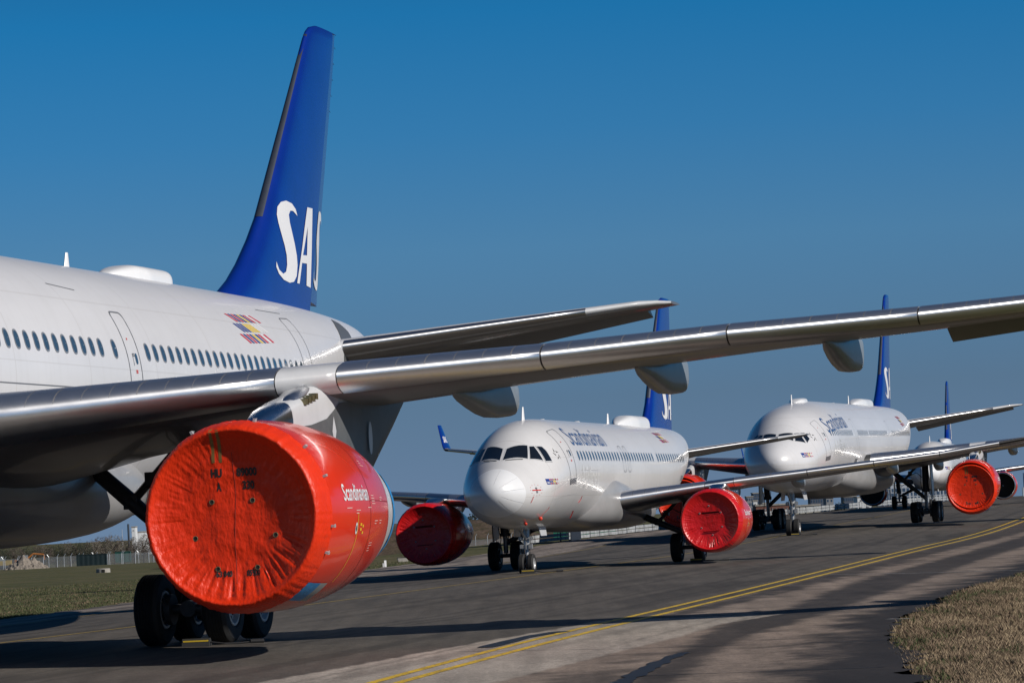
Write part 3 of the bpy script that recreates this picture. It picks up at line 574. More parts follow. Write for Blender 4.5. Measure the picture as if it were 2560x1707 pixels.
def build_tail(P, D):
    for side in (1, -1):
        W = Wing(D['htp'], side); W.fu = W.fl = .5; m = MB(); a, b, x0, dr = D['elev']
        k0, k1 = D['htp'][0][0], D['htp'][-1][0]
        W.body(m, sorted(set([lerp(k0, k1, i / 10) for i in range(11)] + [t[0] for t in D['htp']])), [(a, b, x0)], 0, 1, .10, 2)
        h = m.build('horizontal_stabilizer', [WINGSHADE, PALEPAINT, WINGTOP], P, ang=50)
        q = MB(); W.flap(q, a, b, x0, dr); q.build('elevator', [WINGSHADE], h, ang=40)
        q = MB(); W.shell(q, a, a + (b - a) * .82, .03, .05, .008); q.build('leading_edge', [mat('dark_polished_metal', (.45, .45, .46), .3, metal=1.0)], h, ang=60)
    W = Wing(D['fin'], 1); W.fu = W.fl = .5; m = MB(); z0, z1 = D['fin'][0][0], D['fin'][-1][0]; xc = .76 if D['n'] == 'A' else .74
    W.body(m, sorted(set([lerp(z0, z1, i / 30) for i in range(31)] + [t[0] for t in D['fin']])), [(D['fin'][0][0] + .002, D['fin'][-1][0] - .012, xc)])
    f = m.build('vertical_stabilizer', [FINBLUE], P, ang=50)
    RUDSHEEN = mat('rudder_blue_sky_sheen', (0.022, 0.085, 0.30), 0.35, coat=0.4, var=0.1)  # fin blue made paler: the sky's grazing reflection is in the colour
    q = MB(); W.flap(q, D['fin'][1][0] + .12, D['fin'][-1][0], xc, D['ruddrop'], 0, 8, .02); rd = q.build('rudder', [RUDSHEEN], f, ang=40)
    q = MB(); a, b = D['shield']; W.shell(q, a, b, .011, .011, .010); q.build('erosion_strip', [FINSHIELD], f, ang=60)
    a0, b0, kk, a1, b1, ks = D['lk']
    def fp(s, z, off=.012):
        s2 = a1 + (s - a0) * ks; z2 = b1 + (z - b0) * kk; le, te, T, u = W.sec(z2); x = (s2 - le.y) / (te.y - le.y)
        return W.pt(z2, min(x, xc), 1, off)
    def rp(s, z, off=.012):
        s2 = a1 + (s - a0) * ks; z2 = b1 + (z - b0) * kk; le, te, T, u = W.sec(z2); x = max((s2 - le.y) / (te.y - le.y), xc + .01); p = W.pt(z2, min(x, 1), 1, off)
        hinge = le + (te - le) * xc; d = p - hinge; c, s_ = math.cos(D['ruddrop']), math.sin(D['ruddrop']); aa, bb = d.y, d.x
        return Vector((bb * c - aa * s_, hinge.y + aa * c + bb * s_, p.z))
    for nm, polys, fn, par in (('S', [S_POLY], fp, f), ('A', A_POLY, fp, f), ('S', [[(x + 3.45, z) for x, z in S_POLY]], rp, rd)):
        q = MB(); V, F = poly_tris(polys); decal(q, V, F, fn, .35); q.build('tail_letter', [LETTERWHITE], par, ang=60)
    for i in range(5):
        q = MB(); z = lerp(z1, z0, .04 + i * .055); le, te, T, u = W.sec(z); hinge = le + (te - le) * xc; d = (te - hinge).length; c, s_ = math.cos(D['ruddrop']), math.sin(D['ruddrop'])
        p = (-d * s_, hinge.y + d * c, z); q.tube(p, (p[0] - .03, p[1] + .2, z - .02), .008, .004, 5); q.build('static_wick', [SEAL], rd)
    return W

def fus_text(P, F, body, s0, s1, t0, t1, m, off=.006, bold=.0, name='fuselage_lettering', maxlen=.14):
    V, Fc = text_mesh(body, bold); q = MB(); decal(q, V, Fc, lambda u, v: F.pt(lerp(s0, s1, u), R(lerp(t0, t1, v)), off), maxlen / max(s1 - s0, .1) * 2.2); return q.build(name, [m], P, ang=80)
def fus_window(P, F, s, z, a=.125, b=.185, single=False):
    q = MB(); o = oval(s, z, a + .03, b + .035, 22); i = oval(s, z, a, b, 22); V, Fc = ring_poly(o, i)
    q.add([F.at_z(x, y, .005) for x, y in V], Fc, 1); q.add([F.at_z(x, y, .003) for x, y in i], [tuple(range(22))], 0)
    return q.build('cabin_window', [PANE, WFRAME], P, ang=80)
def fus_door(P, F, s, hs, t0, t1, wz=None, plate=False, heavy=.022, name='cabin_door'):
    q = MB(); tm, th = (t0 + t1) / 2, (t1 - t0) / 2; w, zc, h = F.dims(s); ar = R(1) * h
    def loop(g): return [(s + (x) , tm + y / ar) for x, y in rrect(0, 0, hs + g, th * ar + g, .14, 6)]
    def sub(L):
        out = []
        for (a, b), (c, d) in zip(L, L[1:] + L[:1]):
            n = max(1, int(abs(d - b) / 4)); out += [(lerp(a, c, i / n), lerp(b, d, i / n)) for i in range(n)]
        return out
    o, i = loop(heavy), loop(0); oo, ii = [], []
    for k in range(len(o)):
        a, b = o[k], o[(k + 1) % len(o)]; c, d = i[k], i[(k + 1) % len(o)]; n = max(1, int(abs(b[1] - a[1]) / 3))
        for j in range(n): oo.append((lerp(a[0], b[0], j / n), lerp(a[1], b[1], j / n))); ii.append((lerp(c[0], d[0], j / n), lerp(c[1], d[1], j / n)))
    V, Fc = ring_poly(oo, ii); q.add([F.pt(x, R(y), .006) for x, y in V], Fc, 0)
    d = q.build(name, [LINE], P, ang=80)
    if wz is not None:
        q = MB(); o = oval(s + hs * .45, wz, .075, .12, 16); q.add([F.at_z(x, y, .006) for x, y in o], [tuple(range(16))], 0); q.build('door_window', [PANE], d, ang=80)
        q = MB()
        for dx, dz, hw, hh, mi in ((-.05, -.02, .012, .13, 0), (.02, .10, .05, .012, 0), (.02, .06, .05, .012, 0), (.06, -.26, .06, .014, 1), (.06, -.30, .06, .014, 1), (-.1, .42, .03, .02, 1)):
            q.add([F.at_z(s + dx + sx * hw, wz + dz + sz * hh, .007) for sx, sz in ((-1, -1), (1, -1), (1, 1), (-1, 1))], [(0, 1, 2, 3)], mi)
        q.build('door_stencil', [LINE, REDTAG], d, smooth=False)
    if plate:
        q = MB(); V = [(s - hs - .05, t0 + 1.0), (s + hs + .05, t0 + 1.0), (s + hs + .03, t0 - 5), (s - hs - .03, t0 - 5)]; decal(q, V, [(0, 1, 2, 3)], lambda u, v: F.pt(u, R(v), .012), .5); q.build('door_sill', [mat('sill_grey', (.22, .23, .25), .4, metal=.4)], d, ang=80)
    return d
def fus_emblem(P, F, s0, s1, t0, t1, slant, name='flag_emblem'):
    q = MB()
    for ch, polys in bars_emblem(0, 1, 0, 1, slant).items():
        for p in polys: decal(q, p, [(0, 1, 2, 3)], lambda u, v: F.pt(lerp(s0, s1, u), R(lerp(t0, t1, v)), .006), 1, FLAGM[ch])
    return q.build(name, [FLAGRED, FLAGBLUE, FLAGYEL, LETTERWHITE], P, ang=80)
def blade(P, F, s, h, w=.05, chord=.34, name='blade_antenna', m=None):
    z = F.dims(s)[1] + F.dims(s)[2] - .02; q = MB(); rings = []
    for t in (0, .15, .6, 1):
        c = chord * (1 - .62 * t); s0 = s + .45 * chord * t; ww = w * (1 - .5 * t)
        rings.append([(ww * math.sin(a) , s0 + c / 2 - c / 2 * math.cos(a), z + h * t) for a in [2 * math.pi * i / 14 for i in range(14)]])
    q.grid(rings, True, True, True); return q.build(name, [m or LETTERWHITE], P)
def dome(P, F, s0, s1, h, hw, name='satcom_radome'):
    q = MB(); rings = []; n = 26
    for i in range(n + 1):
        t = i / n; s = lerp(s0, s1, t); z = F.dims(s)[1] + F.dims(s)[2]
        e = (min(1, t / .30) ** .55 if t < .30 else 1) * (1 if t < .82 else max(0, 1 - ((t - .82) / .18) ** 3.0) ** .6); e = max(e, .02)
        ww = hw * max(.1, (min(1, t / .4) ** .5) * (1 if t < .8 else max(.1, 1 - ((t - .8) / .2) ** 2.5)))
        ring = []
        for j in range(22):
            a = math.pi * j / 21; c, s_ = math.cos(a), math.sin(a); xx = ww * math.copysign(abs(c) ** .7, c); base = F.dims(s)[1] + F.dims(s)[2] * math.sqrt(max(0, 1 - (xx / F.dims(s)[0]) ** 2))
            ring.append((xx, s, lerp(base - .04, z + h * e, s_ ** .6 if s_ > 0 else 0)))
        rings.append(ring)
    q.grid(rings, False, True, True); return q.build(name, [RADOME], P, ang=60)

def cockpit(P, F, sc, zt):
    """panes traced on the nose skin, (s, half-angle in degrees) corner lists; mirrored to the other side"""
    for panes in zt:
        for sg in (1, -1):
            n = len(panes); cx = sum(p[0] for p in panes) / n; cy = sum(p[1] for p in panes) / n
            V = [(a, b) for a, b in panes]
            q = MB(); decal(q, V, [tuple(range(n))], lambda u, v: F.pt(u, R(v), .004, sg), 6 if False else .35, 0)
            big = []
            for a, b in panes:
                big.append((a, b))
            ins = [(cx + (a - cx) * 1.0, cy + (b - cy) * 1.0) for a, b in panes]; out = []
            for a, b in panes:
                wq = F.dims(a); d = math.hypot(a - cx, R(b - cy) * wq[0]); f = (d + .05) / d; out.append((cx + (a - cx) * f, cy + (b - cy) * f))
            ins2 = []; out2 = []
            for i in range(n):
                for j in range(5): ins2.append((lerp(ins[i][0], ins[(i + 1) % n][0], j / 5), lerp(ins[i][1], ins[(i + 1) % n][1], j / 5))); out2.append((lerp(out[i][0], out[(i + 1) % n][0], j / 5), lerp(out[i][1], out[(i + 1) % n][1], j / 5)))
            V, Fc = ring_poly(out2, ins2); q.add([F.pt(a, R(b), .010, sg) for a, b in V], Fc, 1)
            q.build('cockpit_window', [PANEDARK, PALEPAINT], P, ang=80)

def airliner(name, D, loc, psi, tilt, label, cover_all=True, detail=2, reg=None):
    P = empty(name, loc, (tilt, 0, -psi), label, 'airliner', 'parked airliners in a line on the taxiway'); F = D['F']
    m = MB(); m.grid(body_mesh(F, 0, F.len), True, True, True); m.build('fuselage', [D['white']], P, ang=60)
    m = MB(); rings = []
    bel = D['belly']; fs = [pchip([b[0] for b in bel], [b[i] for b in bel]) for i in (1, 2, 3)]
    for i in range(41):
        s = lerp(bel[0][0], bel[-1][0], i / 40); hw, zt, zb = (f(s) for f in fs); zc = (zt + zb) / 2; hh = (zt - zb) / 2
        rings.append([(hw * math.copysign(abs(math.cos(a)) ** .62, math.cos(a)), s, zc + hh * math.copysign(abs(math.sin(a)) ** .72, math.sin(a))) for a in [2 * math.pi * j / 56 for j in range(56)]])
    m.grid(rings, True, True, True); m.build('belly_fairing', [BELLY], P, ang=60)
    for sd_ in (1, -1):
        build_wing(P, D, sd_, detail > 0); build_engine(P, D, sd_, detail > 0, detail > 1, detail < 2)
    build_tail(P, D)
    n = D['nose']; nose_gear(P, *n)
    g = D['main']
    for sd_ in (1, -1): main_gear(P, sd_, g[0], g[1], g[2], g[3], g[4], g[5], g[6])
    return P

# ------------------------------------------------------------------ ground shape
def pl_interp(pts, y):
    if y <= pts[0][1]: a, b = pts[0], pts[1]
    elif y >= pts[-1][1]: a, b = pts[-2], pts[-1]
    else:
        i = 0
        while y > pts[i + 1][1]: i += 1
        a, b = pts[i], pts[i + 1]
    return lerp(a[0], b[0], (y - a[1]) / (b[1] - a[1]))
def xc(y): return -17.3 + .2 * (y - 47.9)
def rise(y):
    if y < 175: return 0
    if y < 225: return .0095 * (y - 175) ** 2 / 100
    if y < 330: return .0095 * (y - 200)
    if y < 400: return .0095 * 130 + .0095 * ((y - 330) - (y - 330) ** 2 / 140)
    return .0095 * 165
def gz(x, y):
    d = (x - xc(y)) * .98
    return rise(y) - (.0126 * min(d, 16) if d > 0 else .010 * min(-d, 16)) - max(0, y - 440) * .014
def field(y): return -.2 - .0058 * max(0, y - 130)
XL = [(-34, 20), (-24, 55), (-15.05, 102.6), (-13.13, 119.8), (-7.18, 184.8), (-2.96, 209.7), (5.66, 259), (18.75, 306.5), (33, 345), (75, 470)]
XR = [(3.6, 25), (5.01, 44.7), (5.76, 55.4), (6.59, 64.0), (7.47, 70.1), (9.16, 79.9), (10.98, 88.7), (12.64, 95.2), (14.19, 101.7), (36, 200), (62, 310), (110, 480)]
def H(x, y):
    base = gz(x, y); l = pl_interp(XL, y); r = pl_interp(XR, y)
    if x < l:
        t = smooth(2, 34, l - x); base = lerp(base, min(field(y), base), t)
    if x > r: base = base - .10 * smooth(0, 8, x - r)
    return max(base, -9)

gm = MB(); ys = [-60, -20, 0, 15, 30]
y = 40.0
while y < 700: ys.append(y); y += 3 + y * .018
ys += [760, 840, 930, 1040, 1200, 1500, 2000, 3000, 5000, 9000]
us = [-1, -.5, -.22, -.13, -.09, -.06, -.045, -.035, -.028, -.022, -.017, -.013, -.010, -.007, -.004, 0, .004, .007, .010, .013, .017, .022, .028, .035, .045, .06, .09, .13, .22, .5, 1]
rows = []
for y in ys:
    sc_ = 900 + 2.2 * max(y, 0); rows.append([(xc(min(y, 600)) + u * sc_, y, H(xc(min(y, 600)) + u * sc_, y) - .07) for u in us])
gm.grid(rows, False)
g = gm.build('ground', [None], smooth=True, ang=80); g['kind'] = 'structure'; g.data.materials.clear()

def grass_mat(name, stops, s1, s2):
    m = bpy.data.materials.new(name); m.use_nodes = True; n = m.node_tree.nodes; l = m.node_tree.links.new; p = n['Principled BSDF']; p.inputs['Roughness'].default_value = .9; p.inputs['Specular IOR Level'].default_value = .15
    t = n.new('ShaderNodeTexCoord'); a = n.new('ShaderNodeTexNoise'); a.inputs['Scale'].default_value = s1; a.inputs['Detail'].default_value = 8; a.inputs['Roughness'].default_value = .7; l(t.outputs['Object'], a.inputs['Vector'])
    cr = n.new('ShaderNodeValToRGB'); e = cr.color_ramp.elements; e[0].position = stops[0][0]; e[0].color = (*stops[0][1], 1); e[1].position = stops[-1][0]; e[1].color = (*stops[-1][1], 1)
    for q, c in stops[1:-1]: k = e.new(q); k.color = (*c, 1)
    l(a.outputs[0], cr.inputs[0]); b = n.new('ShaderNodeTexNoise'); b.inputs['Scale'].default_value = s2; b.inputs['Detail'].default_value = 4; l(t.outputs['Object'], b.inputs['Vector'])
    mr = n.new('ShaderNodeMapRange'); mr.inputs[1].default_value = .3; mr.inputs[2].default_value = .7; mr.inputs[3].default_value = .55 * ALB; mr.inputs[4].default_value = 1.35 * ALB; l(b.outputs[0], mr.inputs[0])
    v = n.new('ShaderNodeVectorMath'); v.operation = 'SCALE'; l(cr.outputs[0], v.inputs[0]); l(mr.outputs[0], v.inputs['Scale']); l(v.outputs[0], p.inputs['Base Color'])
    bp = n.new('ShaderNodeBump'); bp.inputs['Strength'].default_value = .8; bp.inputs['Distance'].default_value = .15; l(b.outputs[0], bp.inputs['Height']); l(bp.outputs[0], p.inputs['Normal']); return m
g.data.materials.append(grass_mat('field_grass', [(.30, (.052, .058, .022)), (.46, (.085, .088, .036)), (.58, (.125, .108, .056)), (.74, (.21, .165, .10))], .10, 2.2))

# ------------------------------------------------------------------ pavement
ASPHR = [(-6.5, 40), (-4.05, 53.2), (-2.74, 58.5), (-.87, 66.3), (.85, 72.9), (1.57, 76.1), (2.6, 79)]
DYL = [(-3.2, 46), (-2.33, 51.9), (-.48, 63.7), (2.31, 78.0), (5.01, 92.0), (8.53, 110.7), (17.95, 161.7), (34.94, 248.7), (52, 330)]
DYR = [(-2.85, 45.6), (-1.94, 51.6), (-.46, 60.5), (2.21, 74.9), (4.79, 87.9), (8.12, 105.4), (16.95, 152.8), (33.03, 235.2), (52.6, 330)]
CONCR = [(-1.6, 45), (-.52, 50.5), (1.17, 58.1), (2.79, 65.3), (3.83, 70.9), (5.46, 75.8)]
D1L = [(.5, 42), (1.29, 48.6), (1.93, 54.0), (3.56, 68.8), (5.74, 79.5), (9.67, 103.1), (17.02, 139.5), (25.97, 185.3), (40, 260)]
D1R = [(1.1, 40), (1.96, 47.9), (2.81, 56.0), (4.25, 65.4), (6.15, 73.9), (9.64, 92.0), (15.95, 125.1), (21.28, 152.0), (44, 265)]
DKR = [(2.3, 40), (3.01, 46.8), (4.23, 54.2), (5.77, 67.7), (7.38, 76.4), (10.67, 92.0), (16.93, 121.1), (24, 155), (46, 260)]
YDL = [(-20.5, 60), (-13.41, 91.4), (-12.46, 99.4), (-11.62, 107.0), (-7.6, 128), (-4.6, 147), (2.4, 200), (8.5, 245)]
TAXI = [(-26, 20), (-17.4, 47.9), (-11.22, 76.4), (-9.01, 84.0), (-6.3, 97), (-2.6, 115), (.13, 129.0), (6.74, 161.8), (12.92, 201.3), (17.73, 228.0), (22.26, 250.0), (28.0, 279.1), (36, 320), (46, 371)]
def nz(x, y, s, k=0): return noise.noise((x * s, y * s, k * 7.3))
def pave_col(x, y):
    asph = Vector((.088, .077, .066)); pale = Vector((.34, .30, .26)); brown = Vector((.235, .185, .150)); dark = Vector((.034, .029, .027)); black = Vector((.023, .020, .020)); shoulder = Vector((.22, .185, .16))
    wx = x + .10 * nz(x, y, 1.7, 1) + .05 * nz(x, y, 5, 2)
    rag = .45 * nz(x, y * .5, 1.3, 3) + .30 * nz(x, y, 4.5, 4)
    c = asph.copy()
    xt = pl_interp(TAXI, y)
    if wx < xt + 4:
        ydl = pl_interp(YDL, y); t = smooth(-.12, .12, ydl - .35 - wx); c = asph.lerp(shoulder, t)
        st = smooth(.1, .5, nz((wx - ydl) * 1.0, y * .05, 1.6, 9) + .1 * nz(x, y, 3, 2)); c = c.lerp(dark, st * t * .75)
    dyr = pl_interp(DYR, y); dyl = pl_interp(DYL, y)
    if y < 80:
        a = pl_interp(ASPHR, y); c = c.lerp(pale, smooth(-.03, .03, wx - a))
        cr = pl_interp(CONCR, y); c = c.lerp(brown, smooth(-.05, .05, x + .02 * nz(x, y, 6, 2) - cr) if y < 76 else smooth(75.9, 76.0, y))
        if y > 75.7: c = c.lerp(brown, smooth(0, .06, wx - dyr) * smooth(75.7, 76.2, y)); c = c.lerp(asph, smooth(0, .06, dyr - wx) * smooth(75.9, 76.3, y))
    else:
        c = c.lerp(brown, smooth(0, .1, wx - dyr))
    inb = 1 if (y >= 76 and wx > dyr) or (y < 76 and wx > pl_interp(CONCR, y)) else 0
    if inb:
        if y > 74:   # dark sealed strip beside the double line
            c = c.lerp(dark, .85 * smooth(0, .3, wx - dyr) * smooth(.0, .5, dyr + 1.0 + .010 * (y - 74) + rag * 1.3 - wx))
        l, r = pl_interp(D1L, y), pl_interp(D1R, y)
        c = c.lerp(dark, .9 * smooth(-.25, .25, wx + rag * .5 - l) * smooth(-.25, .25, r - wx + rag * .5))
        k = pl_interp(DKR, y); c = c.lerp(black, smooth(-.7, .8, wx + rag * 1.5 - k))
        c = c.lerp(dark, .6 * smooth(.18, .5, nz(x, y, .55, 11) + .3 * nz(x, y, 2.2, 12)))
    # rubber and oil streaks along the taxi direction
    d = x - xt; s = smooth(.12, .45, nz(d * 1.1, y * .035, 1, 21)); c = c.lerp(c * .62, s * (.8 if inb == 0 else .3))
    s = smooth(.25, .45, nz(d * 2.6 + y * .03, y * .02, 1, 22)); c = c.lerp(c * .55, s * .7 * (1 - .6 * inb))
    c = c * ALB * (1 + .22 * nz(x, y, .35, 31) + .12 * nz(x, y, 2.5, 32))
    return c
pm = MB(); rows = []; cols = []; y = 28.0
NU = 230
while y < 480:
    l, r = pl_interp(XL, y), pl_interp(XR, y); row = []
    for i in range(NU + 1):
        t = i / NU; x = lerp(l, r, t)
        if t == 0: x -= .3 * nz(0, y, .5, 41) + .15 * nz(0, y, 2, 42)
        if i == NU: x += .45 * nz(3, y, .25, 43) + .30 * nz(3, y, 1.1, 44) + .12 * nz(3, y, 4, 45)
        row.append((x, y, gz(x, y))); cols.append(pave_col(x, y))
    rows.append(row); y += .14 + max(0, y - 45) * .0075
pm.grid(rows, False)
me = bpy.data.meshes.new('taxiway'); me.from_pydata(pm.v, [], pm.f); ca = me.color_attributes.new('albedo', 'FLOAT_COLOR', 'POINT')
for i, c in enumerate(cols): ca.data[i].color = (c.x, c.y, c.z, 1)
me.shade_smooth(); tw = bpy.data.objects.new('taxiway', me); COL.objects.link(tw); tw['kind'] = 'structure'
m = bpy.data.materials.new('asphalt'); m.use_nodes = True; n = m.node_tree.nodes; l = m.node_tree.links.new; p = n['Principled BSDF']; p.inputs['Roughness'].default_value = .82; p.inputs['Specular IOR Level'].default_value = .3
at = n.new('ShaderNodeAttribute'); at.attribute_name = 'albedo'; t = n.new('ShaderNodeTexCoord')
na = n.new('ShaderNodeTexNoise'); na.inputs['Scale'].default_value = 22; na.inputs['Detail'].default_value = 6; na.inputs['Roughness'].default_value = .8; l(t.outputs['Object'], na.inputs['Vector'])
mr = n.new('ShaderNodeMapRange'); mr.inputs[1].default_value = .3; mr.inputs[2].default_value = .7; mr.inputs[3].default_value = .62; mr.inputs[4].default_value = 1.42; l(na.outputs[0], mr.inputs[0])
mp = n.new('ShaderNodeMapping'); mp.inputs['Rotation'].default_value = (0, 0, R(11.3)); mp.inputs['Scale'].default_value = (2.4, .12, 1); l(t.outputs['Object'], mp.inputs[0])
nb = n.new('ShaderNodeTexNoise'); nb.inputs['Scale'].default_value = 1.0; nb.inputs['Detail'].default_value = 5; l(mp.outputs[0], nb.inputs['Vector'])
mr2 = n.new('ShaderNodeMapRange'); mr2.inputs[1].default_value = .3; mr2.inputs[2].default_value = .7; mr2.inputs[3].default_value = .80; mr2.inputs[4].default_value = 1.18; l(nb.outputs[0], mr2.inputs[0])
nc = n.new('ShaderNodeTexNoise'); nc.inputs['Scale'].default_value = 5.5; nc.inputs['Detail'].default_value = 3; nc.inputs['Roughness'].default_value = .9; l(t.outputs['Object'], nc.inputs['Vector'])
mr3 = n.new('ShaderNodeMapRange'); mr3.inputs[1].default_value = .3; mr3.inputs[2].default_value = .7; mr3.inputs[3].default_value = .72; mr3.inputs[4].default_value = 1.3; l(nc.outputs[0], mr3.inputs[0])
v0 = n.new('ShaderNodeVectorMath'); v0.operation = 'SCALE'; l(at.outputs['Color'], v0.inputs[0]); l(mr3.outputs[0], v0.inputs['Scale'])
v1 = n.new('ShaderNodeVectorMath'); v1.operation = 'SCALE'; l(v0.outputs[0], v1.inputs[0]); l(mr.outputs[0], v1.inputs['Scale']); v2 = n.new('ShaderNodeVectorMath'); v2.operation = 'SCALE'; l(v1.outputs[0], v2.inputs[0]); l(mr2.outputs[0], v2.inputs['Scale']); l(v2.outputs[0], p.inputs['Base Color'])
bp = n.new('ShaderNodeBump'); bp.inputs['Strength'].default_value = .25; bp.inputs['Distance'].default_value = .01; l(na.outputs[0], bp.inputs['Height']); l(bp.outputs[0], p.inputs['Normal']); me.materials.append(m)

def worn_paint(name, col):
    m = mat(name, col, .6, var=.25, vscale=3); n = m.node_tree.nodes; l = m.node_tree.links.new; p = n['Principled BSDF']; src = p.inputs['Base Color'].links[0].from_socket
    t = n.new('ShaderNodeTexCoord'); a = n.new('ShaderNodeTexNoise'); a.inputs['Scale'].default_value = 9; a.inputs['Detail'].default_value = 8; a.inputs['Roughness'].default_value = .75; l(t.outputs['Object'], a.inputs['Vector'])
    mr = n.new('ShaderNodeMapRange'); mr.inputs[1].default_value = .47; mr.inputs[2].default_value = .60; mr.inputs[3].default_value = 0; mr.inputs[4].default_value = .75; l(a.outputs[0], mr.inputs[0])
    x = n.new('ShaderNodeMix'); x.data_type = 'RGBA'; l(mr.outputs[0], x.inputs['Factor']); l(src, x.inputs['A']); x.inputs['B'].default_value = (.07, .06, .05, 1); l(x.outputs['Result'], p.inputs['Base Color']); return m
LINEYEL = worn_paint('yellow_line_paint', (.80, .52, .02)); LINEYEL2 = worn_paint('dull_yellow_line_paint', (.36, .25, .045)); LINEWHITE = worn_paint('faded_white_paint', (.38, .38, .38))
TARM = mat('tar_seal', (.012, .012, .013), .5, var=.3)
def strip(name, pts, w, m, off=.006, step=1.5, jit=0.0):
    L_, R_ = [], []
    P = []
    for (x0, y0), (x1, y1) in zip(pts[:-1], pts[1:]):
        k = max(1, int(math.hypot(x1 - x0, y1 - y0) / step)); P += [(lerp(x0, x1, i / k), lerp(y0, y1, i / k)) for i in range(k)]
    P.append(pts[-1])
    for _ in range(60 if len(pts) > 5 else (6 if len(pts) > 3 else 0)): P = [P[0]] + [((a[0] + 2 * b[0] + c[0]) / 4, (a[1] + 2 * b[1] + c[1]) / 4) for a, b, c in zip(P[:-2], P[1:-1], P[2:])] + [P[-1]]
    rows = []
    for i, (x, y) in enumerate(P):
        a = P[max(0, i - 1)]; b = P[min(len(P) - 1, i + 1)]; d = Vector((b[0] - a[0], b[1] - a[1])).normalized(); nx, ny = d.y, -d.x
        ww = w * (1 + jit * nz(x, y, 2.1, 51)); rows.append([(x + nx * ww * q, y + ny * ww * q, gz(x + nx * ww * q, y + ny * ww * q) + off) for q in (-.5, 0, .5)])
    q = MB(); q.grid(rows, False); o = q.build(name, [m]); o['kind'] = 'structure'; return o
strip('taxi_line', TAXI, .15, LINEYEL2)
strip('double_yellow_line', DYL, .17, LINEYEL, .007); strip('double_yellow_line', DYR, .17, LINEYEL, .007)
strip('edge_line', YDL, .13, LINEYEL2)
strip('white_line', [(9.6, 112.1), (14.9, 105.6)], .16, LINEWHITE); strip('white_line', [(6.98, 69.05), (7.36, 68.65)], .20, LINEWHITE)
strip('tar_patch', [(-.75, 63.5), (-.2, 66.6), (.15, 68.6), (.75, 70.2)], .30, TARM, .011, .4, .5)
strip('tar_patch', [(1.1, 47.5), (1.8, 53), (2.3, 56.6), (2.55, 57.8)], .26, TARM, .011, .4, .9)
for a, b in (((-1.3, 62.2), (6.3, 58.5)), ((1.3, 50.6), (4.9, 49.5)), ((3.2, 83), (9, 79)), ((6, 92), (12, 88))): strip('pavement_joint', [a, b], .05, TARM, .005)

# ------------------------------------------------------------------ grass
def blades(name, n, pick, h0, h1, w, mats, wts, label):
    rnd = random.Random(11); mb = MB(); cnt = 0
    while cnt < n:
        x, y = pick(rnd)
        if x is None: continue
        cnt += 1; cl = noise.noise((x * .9, y * .45, 3)); hh = rnd.uniform(h0, h1) * (1 + .6 * cl); a = rnd.uniform(0, 6.28); ln = rnd.uniform(.15, .8) * hh
        z = H(x, y) - .09; dx, dy = math.cos(a) * w / 2, math.sin(a) * w / 2; tx, ty = x + ln * math.cos(a * 3.7), y + ln * math.sin(a * 3.7)
        v = rnd.random() * .8 + .1 + .55 * noise.noise((x * .55, y * .22, 9)) + .35 * noise.noise((x * 2.0, y * .8, 5)); mi = 0
        for q in wts:
            if v > q: mi += 1
        mb.add([(x - dx, y - dy, z), (x + dx, y + dy, z), (lerp(x, tx, .45) + dx * .7, lerp(y, ty, .45) + dy * .7, z + hh * .65), (tx, ty, z + hh)], [(0, 1, 2), (0, 2, 3)], min(mi, len(mats) - 1))
    me = bpy.data.meshes.new(name); me.from_pydata(mb.v, [], mb.f)
    for m in mats: me.materials.append(m)
    me.polygons.foreach_set('material_index', mb.m); o = bpy.data.objects.new(name, me); COL.objects.link(o); return tag(o, label, 'grass', None, 'stuff')
GB = [mat('grass_green', (.055, .075, .018), .8), mat('grass_brown', (.135, .092, .058), .85), mat('grass_straw', (.235, .168, .105), .85), mat('grass_pale', (.38, .29, .18), .85)]
def pickR(r):
    y = 42 + (r.random() ** 1.25) * 72; a = pl_interp(XR, y); b = .15 * y + 1.2
    if b < a: return None, None
    x = a + (b - a) * r.random() + .5 * noise.noise((y * .9, 3.3, 1)) * (r.random() ** 3) - .12
    e = x - a
    if e < .8 and r.random() > .25 + e: return None, None
    return x, y
blades('dry_grass', 210000, pickR, .04, .15, .009, GB, (.17, .47, .83), 'dry straw coloured grass verge at the lower right corner beside the pavement')
def pickL(r):
    y = 96 + (r.random() ** 1.5) * 110; a = pl_interp(XL, y); b = -.155 * y - 2
    if b > a: b = a - 6
    x = a - (a - b) * r.random() ** 1.3 + .25; return x, y
blades('field_grass', 90000, pickL, .03, .10, .022, [mat('grass_dull_green', (.075, .082, .030), .85), GB[0], GB[1], GB[2]], (.50, .78, .93), 'short green and brown grass of the field left of the taxiway')

# ------------------------------------------------------------------ the airliners
def place(X, Y, psi, s=0, l=0): return (X + s * math.sin(psi) + l * math.cos(psi), Y + s * math.cos(psi) - l * math.sin(psi))
PL1 = (-18.813, 41.4508, .2274, -.063); PL2 = (-.9948, 128.457, .2293, -.038); PL3 = (14.9019, 208.9486, .2209, .044); PL4 = (34.75, 304.5, .18, 1.05)
a1 = airliner('widebody_airliner', A330, (PL1[0], PL1[1], PL1[3]), PL1[2], 0, 'nearest white widebody airliner with huge blue tail and one big orange covered engine in front', detail=2)
a2 = airliner('narrowbody_airliner', A320, (PL2[0], PL2[1], PL2[3]), PL2[2], 0, 'smaller white airliner in the middle with its rounded nose and cockpit windows facing the camera', detail=2)
a3 = airliner('widebody_airliner', A330B, (PL3[0], PL3[1], PL3[3]), PL3[2], .0106, 'white widebody airliner parked behind the small one, wing passing across its cockpit windows', detail=2)
a4 = airliner('narrowbody_airliner', A320, (PL4[0], PL4[1], PL4[3]), PL4[2], .003, 'farthest white nose peeking out below the wing behind the orange engine at right', detail=1)
